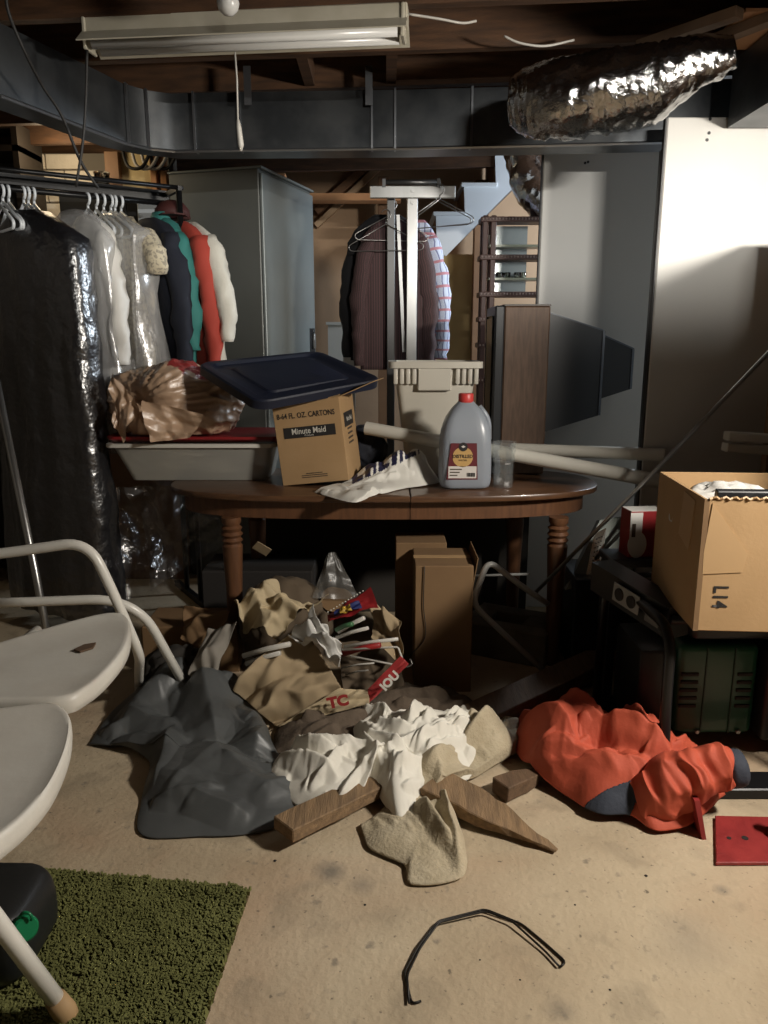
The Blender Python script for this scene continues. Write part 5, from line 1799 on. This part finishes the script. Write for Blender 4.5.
# plastic hangers and sticks spilling out of the bag
mat('stick_green', (.05, .14, .06), .4); mat('stick_red', (.28, .02, .02), .4); mat('stick_white', (.55, .53, .48), .4)
sticks = [((338, 632), (364, 618), 'stick_white', .008, 'white plastic rod, uppermost at the bag mouth'), ((336, 630), (352, 624), 'stick_green', .009, 'green plastic rod in the bag mouth'),
          ((336, 638), (368, 628), 'stick_white', .007, 'pale rod under the green one in the bag mouth'), ((342, 654), (380, 645), 'stick_red', .011, 'red plastic bar sticking out of the bag'),
          ((344, 647), (398, 639), 'stick_white', .007, 'long white rod above the red bar'), ((342, 668), (374, 663), 'stick_white', .003, 'thin pale wire low inside the bag'),
          ((345, 675), (368, 670), 'stick_white', .003, 'lowest thin pale wire inside the bag'), ((243, 656), (290, 644), 'stick_white', .010, 'white rod lying left of the torn bag'), ((246, 664), (280, 653), 'stick_white', .009, 'lower white rod lying left of the torn bag')]
for a, b, m_, r_, lb_ in sticks:
    tag(obj('plastic_rod', tube([P(*a, 2.66), P((a[0] + b[0]) / 2, (a[1] + b[1]) / 2 - 1, 2.65), P(*b, 2.62)], r_, 8), m_, None, smooth=True), lb_, 'rod', 'rods spilling from the paper bag')
wh = thing('wire_hanger', 'pale wire hanger lying across the paper bag mouth', 'hanger', P(380, 660, 2.6))
obj('hanger_body', tube(rounded([P(350, 656, 2.6), P(400, 666, 2.58), P(404, 664, 2.58), P(398, 647, 2.62), P(340, 650, 2.64)], .01, 4), .004, 7), 'stick_white', wh, world=True, smooth=True)
obj('hook', tube(smooth_path([P(398, 665, 2.58), P(406, 667, 2.57), P(412, 664, 2.57), P(410, 659, 2.58)], 4), .003, 7), 'wire_grey', wh, world=True, smooth=True)

# folded papers left of the bag
for k, (cs_, lb_) in enumerate(((((188, 676, 2.62), (212, 684, 2.58), (238, 622, 2.76), (208, 628, 2.78)), 'grey folded newspaper leaning left of the paper bag'),
                                 (((182, 640, 2.9), (206, 650, 2.85), (232, 612, 2.95), (184, 606, 3.0)), 'dark cardboard flap behind the folded newspaper'))):
    tag(soft('folded_paper', crumpled_panel(*[P(*c_) for c_ in cs_], n=12, m=12, slack=1.03, amp=.012, seed=40 + k, bulge=.03), mat('newsprint', (.22, .20, .17), .9) if k == 0 else 'kraft_dark', thick=.002), lb_, 'paper')

# tall brown box, its open twin behind
q0, q1 = F(414, 692, 0), F(470, 690, 0)
bz = P(440, 566, q0.y).z
tbx = thing('tall_carton', 'tall narrow brown cardboard box standing under the table', 'box', ((q0.x + q1.x) / 2, q0.y + .12, 0), (0, 0, 0))
wb_ = (q1.x - q0.x)
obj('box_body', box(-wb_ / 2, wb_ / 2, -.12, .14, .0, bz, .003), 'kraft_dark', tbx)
obj('tape_strip', box(-wb_ / 2 - .001, wb_ / 2 + .001, -.01, .03, bz, bz + .001), 'kraft', tbx)
obj('side_flap', at(box(0, .003, -.12, .14, -.1, .08), (wb_ / 2 + .002, 0, bz - .05), (0, math.radians(9), 0)), 'kraft_dark', tbx)
obj('wire_tie', tube(smooth_path([V(-wb_ / 2 + .035, -.125, bz), V(-wb_ / 2 + .033, -.126, bz * .7), V(-wb_ / 2 + .04, -.126, bz * .45), V(-wb_ / 2 - .02, -.13, bz * .3)], 5), .002, 6), 'cord_black', tbx, smooth=True)
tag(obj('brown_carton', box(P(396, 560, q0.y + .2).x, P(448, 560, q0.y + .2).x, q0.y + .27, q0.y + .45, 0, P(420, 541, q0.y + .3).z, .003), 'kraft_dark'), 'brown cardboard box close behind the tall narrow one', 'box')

# white tube frame and block
mat('tube_grey', (.42, .42, .40), .35)
Yf = 2.95
tag(obj('tube_frame', tube(rounded([P(548, 604, 3.0), P(520, 585, 2.98), P(488, 560, 2.95), P(472, 604, 2.92), P(545, 672, 2.9)], .05, 6), .012, 12), 'tube_grey', None, smooth=True), 'bent pale tube frame leaning behind the table leg', 'frame')
tag(obj('thin_rod', tube([P(470, 576, 3.15), P(530, 574, 3.15)], .006, 8), 'tube_grey', None, smooth=True), 'thin pale rod behind the bent tube frame', 'rod')
mat('block_grey', (.155, .145, .115), .95, color2=(.20, .185, .15), scale=12, bump=.5, bscale=40)
bq = F(500, 668, 0)
cbk = thing('concrete_block', 'grey concrete block with a hollow core under the table', 'block', (bq.x + .08, bq.y + .2, 0), (0, 0, math.radians(-28)))
outer = [(-.2, -.15), (.2, -.15), (.2, .15), (-.2, .15)]
# block as four walls round the core, so the hole is real
for g in (box(-.19, .19, -.14, -.06, 0, .15, .006), box(-.19, .19, .06, .14, 0, .15, .006), box(-.19, -.09, -.06, .06, 0, .15, .004), box(.06, .19, -.06, .06, 0, .15, .004)):
    obj('block_wall', g, 'block_grey', cbk)

tag(obj('shade_board', box(-.62, .72, 3.71, 3.73, 0, .73, .003), mat('board_dark', (.035, .03, .025), .8)), 'dark board added to keep the space behind the table black', 'board')  # added board, stands in for the darkness under the table
# dark clutter in the shadow under the table
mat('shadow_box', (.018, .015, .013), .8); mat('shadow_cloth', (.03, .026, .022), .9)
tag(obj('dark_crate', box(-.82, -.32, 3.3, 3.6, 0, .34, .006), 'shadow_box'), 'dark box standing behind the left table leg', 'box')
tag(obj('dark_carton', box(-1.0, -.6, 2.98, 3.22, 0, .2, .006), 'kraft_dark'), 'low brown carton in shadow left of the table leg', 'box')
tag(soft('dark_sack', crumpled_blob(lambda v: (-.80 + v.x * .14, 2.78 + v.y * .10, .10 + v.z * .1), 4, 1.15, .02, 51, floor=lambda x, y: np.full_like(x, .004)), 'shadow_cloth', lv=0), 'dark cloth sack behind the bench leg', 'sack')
tag(obj('torn_envelope', at(box(0, .07, 0, .003, 0, .05), P(252, 548, 3.15), (.6, .6, .2)), 'paper_tan'), 'pale paper scrap beside the left table leg', 'paper')

# ------------------------------------------------------------------ right: generator, box, rods, red plate
gn = thing('generator', 'black tube-framed portable generator with green motor housing', 'generator', (1.2, 2.4, 0))
fz = .535
fl_ = P(666, 765, 2.16)
path = rounded([V(P(664, 770, 2.1).x, 2.1, .035), V(P(667, 690, 2.1).x, 2.1, .30), V(.835, 2.1, .53), V(.79, 2.62, .55), V(.79, 2.64, .035)], .10, 7)
obj('frame_tube', tube(path, .0165, 14), 'black_metal', gn, smooth=True, world=True)
path2 = [V(2.19 - p.x, p.y, p.z) for p in path]
obj('frame_tube', tube(path2, .0165, 14), 'black_metal', gn, smooth=True, world=True)
obj('frame_bar', tube([V(.87, 2.2, fz - .01), V(1.36, 2.2, fz - .01)], .015, 12), 'black_metal', gn, smooth=True, world=True)
obj('frame_bar', tube([V(.80, 2.6, fz), V(1.38, 2.6, fz)], .015, 12), 'black_metal', gn, smooth=True, world=True)
obj('base_rail', box(.80, 1.40, 2.07, 2.17, .0, .035, .004), 'black_metal', gn, world=True)
obj('base_rail', box(.80, 1.40, 2.6, 2.7, .0, .035, .004), 'black_metal', gn, world=True)
mat('green_metal', (.010, .075, .040), .38, coat=.2)
mat('green_dark', (.006, .035, .02), .5)
gx0, gx1 = P(676, 690, 2.34).x, P(757, 690, 2.34).x
gz0, gz1 = P(700, 735, 2.34).z, P(700, 645, 2.34).z
gh = obj('motor_housing', box(gx0, gx1, 2.34, 2.62, gz0, gz1, .025, 4), 'green_metal', gn, world=True, auto=40)
for k in range(5):
    z = gz0 + .10 + k * .028
    obj('vent_slot', box(gx0 + .012, gx0 + .07, 2.335, 2.345, z, z + .012, .002), 'print_black', gh, world=True)
    obj('vent_slot', box(gx1 - .07, gx1 - .02, 2.335, 2.345, z, z + .012, .002), 'print_black', gh, world=True)
for x in (gx0 + .09, gx1 - .085):
    obj('housing_seam', box(x, x + .004, 2.336, 2.342, gz0 + .01, gz1 - .01), 'green_dark', gh, world=True)
for x in (gx0 + .08, gx1 - .05):
    obj('bolt', at(lathe([(.007, 0), (.009, .003), (.006, .008)], 10), (x, 2.338, gz0 + .015), (PI / 2, 0, 0)), 'steel', gh, world=True)
obj('fuel_tank', box(.98, 1.36, 2.3, 2.58, gz1 + .03, fz - .03, .02, 3), 'black_metal', gn, world=True, auto=40)
obj('muffler', box(gx1 + .01, 1.38, 2.3, 2.58, .06, gz1, .02, 3), 'black_plastic', gn, world=True, auto=40)
obj('engine_block', box(.84, gx0 - .005, 2.36, 2.62, .05, .36, .015, 2), 'black_plastic', gn, world=True, auto=40)
# control panel slanting along the left
cpn = obj('control_panel', loft([[V(.72, 2.56, .50), V(.86, 2.2, .46), V(.86, 2.2, .56), V(.72, 2.56, .60)], [V(.80, 2.60, .50), V(.94, 2.24, .46), V(.94, 2.24, .56), V(.80, 2.60, .60)]]), 'black_plastic', gn, world=True)
nd = V(-.36, -.14, 0).normalized()
pl_M = frame(V(.788, 2.37, .535) + nd * .004, V(.14, -.36, -.04), (0, 0, 1))
op = obj('outlet_plate', xf(box(-.065, .065, -.032, .032, 0, .004, .002), pl_M), mat('plate_grey', (.30, .30, .29), .5), cpn, world=True)
for dx in (-.03, .03):
    obj('outlet', xf(at(lathe([(.021, .004), (.021, .008), (.017, .009)], 18), (dx, 0, 0)), pl_M), 'print_black', op, world=True)
pl2 = frame(V(.835, 2.255, .51) + nd * .004, V(.14, -.36, -.04), (0, 0, 1))
obj('switch_plate', xf(box(-.03, .03, -.02, .02, 0, .004), pl2), mat('plate_dark', (.13, .13, .13), .5), cpn, world=True)

# big cardboard box on the generator
q = P(694, 632, 2.0)
bz0 = fz + .025
lb2 = thing('moving_box', 'large open cardboard box marked L14 on top of the generator', 'box', (P(693, 632, 2.02).x, 2.02, bz0), (0, 0, math.radians(-4)))
bw_, bd_, bh_ = .53, .44, P(700, 499, 2.02).z - bz0
open_box('moving', bw_, bd_, bh_, .006, 'kraft', lb2)
mt = frame((.055, -.0012, .105), (0, 0, -1), (1, 0, 0))
text('lettering', 'L14', .056, frame((.062, -.0015, .10), (0, 0, -1), (1, 0, 0)), 'print_black', lb2, .0012, .8)
obj('taped_patch', ([V(.01, -.0025, bh_ * .44), V(.115, -.0025, bh_ * .46), V(.125, -.0025, bh_ * .60), V(.02, -.0025, bh_ * .97), V(.008, -.0025, bh_ * .6),
     V(.01, 0, bh_ * .44), V(.115, 0, bh_ * .46), V(.125, 0, bh_ * .60), V(.02, 0, bh_ * .97), V(.008, 0, bh_ * .6)], [(0, 1, 2, 3, 4)] + [(k, (k + 1) % 5, 5 + (k + 1) % 5, 5 + k) for k in range(5)]), mat('kraft_light', (.42, .27, .135), .55), lb2)
obj('torn_patch', ([V(-.003, .17, bh_ - .01), V(-.003, .07, bh_ - .02), V(-.003, .09, bh_ * .55), V(-.003, .19, bh_ * .62), V(.0, .17, bh_ - .01), V(0, .07, bh_ - .02), V(0, .09, bh_ * .55), V(0, .19, bh_ * .62)], [(0, 1, 2, 3), (0, 1, 5, 4), (1, 2, 6, 5), (2, 3, 7, 6), (3, 0, 4, 7)]), 'kraft_light', lb2)
obj('corner_crease', box(-.002, .012, -.002, .0, 0, bh_), 'kraft_dark', lb2)
vv = []
cut = [V(x, -.003 + .003 * (k % 2), bh_ + .003 * (k % 3)) for k, x in enumerate(np.linspace(.01, bw_ - .01, 60))]
obj('torn_edge', tube(cut, .004, 5), 'kraft_light', lb2)
# what is in it
ctr = MW[lb2.name] @ V(.27, .23, bh_ - .075)
tag(soft('packing_paper', crumpled_blob(lambda v: (ctr.x - .10 + v.x * .16, ctr.y + .07 + v.y * .11, ctr.z - .03 + v.z * .10), 4, 1.2, .03, 61), 'paper_white', lb2 and None, lv=0), 'white crumpled paper peak inside the open moving box', 'paper')
tag(soft('bubble_wrap', crumpled_blob(lambda v: (ctr.x + v.x * .22, ctr.y - .155 + v.y * .05, ctr.z + .0 + v.z * .05), 4, 1.3, .03, 63), film('wrap_film', (.9, .9, .9), .35, .3, (.55, .52, .45), .5), lv=0), 'pale wrapping film along the front of the moving box', 'wrapping')
tag(obj('framed_picture', at(box(-.2, .22, -.012, .012, -.02, .03, .003), ctr + V(0, -.085, .045), (.2, 0, -.06)), 'black_plastic'), 'black framed picture packed in the moving box', 'picture')

# red and white carton on the generator panel
q = P(640, 572, 2.72)
rb = thing('small_carton', 'small red and white carton beside the moving box', 'box', (.90, 2.73, .5655), (0, 0, .1))
hh = .175
obj('carton_body', box(0, .13, 0, .09, 0, hh, .002), 'red_plastic', rb)
obj('white_panel', box(-.001, .045, -.0015, .0, .03, hh - .004), 'paper_white', rb)
obj('white_bubble', at(lathe([(.036, 0), (.036, .0018)], 18, squash=1.4), (.03, -.0002, .05), (PI / 2, 0, 0)), 'paper_white', rb)
obj('barcode_patch', box(.006, .02, -.003, -.0015, .08, .13), 'print_brown', rb)
obj('white_top', box(.002, .128, .002, .088, hh, hh + .001), 'paper_white', rb)
tag(obj('low_stool', join(box(.83, 1.09, 2.71, 2.87, .535, .565, .004), box(.84, .87, 2.72, 2.75, 0, .535), box(1.04, 1.07, 2.72, 2.75, 0, .535), box(.84, .87, 2.83, 2.86, 0, .535), box(1.04, 1.07, 2.83, 2.86, 0, .535)), 'black_plastic'), 'dark little stool behind the generator under the red carton', 'stool')

# long thin leaning rod and a second one
tag(obj('leaning_rod', tube([P(536, 592, 3.02), P(650, 476, 2.86), P(775, 346, 2.66)], [.008, .008, .008], 10), 'steel', None, smooth=True), 'long thin steel rod leaning up to the right edge', 'rod')
tag(obj('short_rod', tube([P(588, 566, 3.1), P(648, 506, 3.0)], .008, 8), 'dark_steel', None, smooth=True), 'short dark rod parallel below the long leaning one', 'rod')
# grey appliance with perforated strip
ap = thing('metal_heater', 'grey sheet-metal appliance with a shiny perforated strip', 'appliance', P(600, 560, 3.08))
A0, A1, A2, A3 = P(566, 590, 3.05), P(632, 574, 3.05), P(648, 512, 3.15), P(600, 520, 3.15)
th = V(.02, .12, -.03)
obj('casing', ([A0, A1, A2, A3, A0 + th, A1 + th, A2 + th, A3 + th], [(0, 1, 2, 3), (4, 5, 6, 7), (0, 1, 5, 4), (1, 2, 6, 5), (2, 3, 7, 6), (3, 0, 4, 7)]), mat('appliance_grey', (.20, .22, .20), .35, metal=.6), ap, world=True)
S = [P(584, 585, 3.045), P(600, 580, 3.045), P(606, 528, 3.135), P(594, 534, 3.135)]
off = V(0, -.004, .002)
sp_ = obj('perforated_strip', ([s + off for s in S] + [s for s in S], [(0, 1, 2, 3), (0, 1, 5, 4), (1, 2, 6, 5), (2, 3, 7, 6), (3, 0, 4, 7)]), mat('bright_steel', (.72, .74, .68), .22, metal=.9), ap, world=True)
for i in range(7):
    for j in range(3):
        u_, v_ = .3 + j * .2, .35 + i * .085
        p = (S[0] * (1 - u_) + S[1] * u_) * (1 - v_) + (S[3] * (1 - u_) + S[2] * u_) * v_ + off * 1.2
        obj('perforation', at(box(-.003, .003, -.001, .001, -.002, .002), p), 'print_black', sp_, world=True)
tag(obj('storage_chest', box(.78, 1.06, 3.0, 3.3, 0, .40, .006), 'black_plastic'), 'black storage chest under the grey appliance', 'chest')

# red steel plate with upright
mat('red_steel', (.30, .030, .028), .5, color2=(.22, .02, .02), scale=14, bump=.15, bscale=60)
rp = thing('red_steel_base', 'red steel base plate with bolt holes on the floor', 'base plate', (1.05, 1.84, 0))
r0, r1, r2 = F(716, 863, .01), F(706, 818, .01), F(800, 860, .01)
poly = [(r0.x, r0.y), (r2.x + .1, r2.y - .01), (r2.x + .13, r1.y + .0), (r1.x + .03, r1.y + .01)]
obj('plate', prism(poly, .001, .012, .002), 'red_steel', rp, world=True)
u0 = F(709, 836, .012)
obj('upright', ([V(u0.x - .018, u0.y + .0, .0), V(u0.x - .006, u0.y, .0), V(u0.x - .03, u0.y + .01, .115), V(u0.x - .045, u0.y + .01, .115), V(u0.x - .012, u0.y + .14, .0), V(u0.x + .0, u0.y + .14, .0), V(u0.x - .024, u0.y + .13, .115), V(u0.x - .04, u0.y + .13, .115)],
    [(0, 1, 2, 3), (4, 5, 6, 7), (0, 1, 5, 4), (1, 2, 6, 5), (2, 3, 7, 6), (3, 0, 4, 7)]), 'red_steel', rp, world=True)
for px in (729, 745):
    h_ = F(px, 838, .0125)
    obj('bolt_hole', at(lathe([(.006 + .003 * (px > 740), 0), (.006 + .003 * (px > 740), .0012)], 12), (h_.x, h_.y, .012)), 'print_black', rp, world=True)
obj('boss', at(lathe([(.035, 0), (.033, .03), (.02, .05), (.018, .1)], 16), (F(768, 828, .012).x + .02, 1.88, .012)), 'red_steel', rp, world=True, smooth=True)

# unseen unit added at right to shade the panels; two pale slats rest on it
su = thing('added_shade_unit', 'unseen tall dark unit added to shade the white panels', 'shelf', (1.66, 2.45, 0))
for z in (.3, .99, 1.40, 1.72):
    obj('shelf_board', box(1.42, 1.88, 2.05, 2.86, z - .02, z, .002), 'brown_trim', su, world=True)
for x in (1.42, 1.85):
    for y in (2.05, 2.83):
        obj('upright', box(x, x + .03, y, y + .03, 0, 1.72), 'brown_trim', su, world=True)
obj('front_panel', box(1.45, 1.85, 2.055, 2.075, 0, 1.70), 'brown_trim', su, world=True)  # solid front added to block the side light
obj('back_panel', box(1.42, 1.88, 2.86, 2.87, 0, 1.72), 'brown_trim', su, world=True)
for k, (a, b) in enumerate((((726, 436), (790, 441)), ((724, 447), (790, 452)))):
    A, B = P(*a, 2.74 - .0 * k), P(*b, 2.74); A.z = B.z = .99 + .022 + (.0 if k else .045)
    A = P(a[0], a[1], 2.72); B = P(a[0] + 160, a[1] + 10, 2.72)
    tag(obj('pale_batten', beam(A, B, .05, .032, .004), 'pvc'), ['upper of two pale slats poking in at the right edge', 'lower of two pale slats poking in at the right edge'][k], 'batten', 'pale slats at the right edge')

# small bits on the floor
mat('chip', (.30, .24, .17), .9)
for k, (px, py, s) in enumerate(((643, 857, .006), (646, 876, .008), (275, 861, .008), (240, 950, .005), (575, 905, .005), (520, 980, .004), (700, 900, .006), (365, 905, .006), (480, 960, .004), (262, 935, .004), (610, 990, .005))):
    q = F(px, py, 0)
    s *= .6
    tag(obj('debris_chip', at(lathe([(s * .8, 0), (s, s * .25), (s * .5, s * .6)], 6), (q.x, q.y, .0), (0, 0, k)), 'chip' if k % 3 == 0 else 'shadow_box'),
        'tiny chip of debris on the bare concrete floor', 'debris', 'debris chips on the floor')
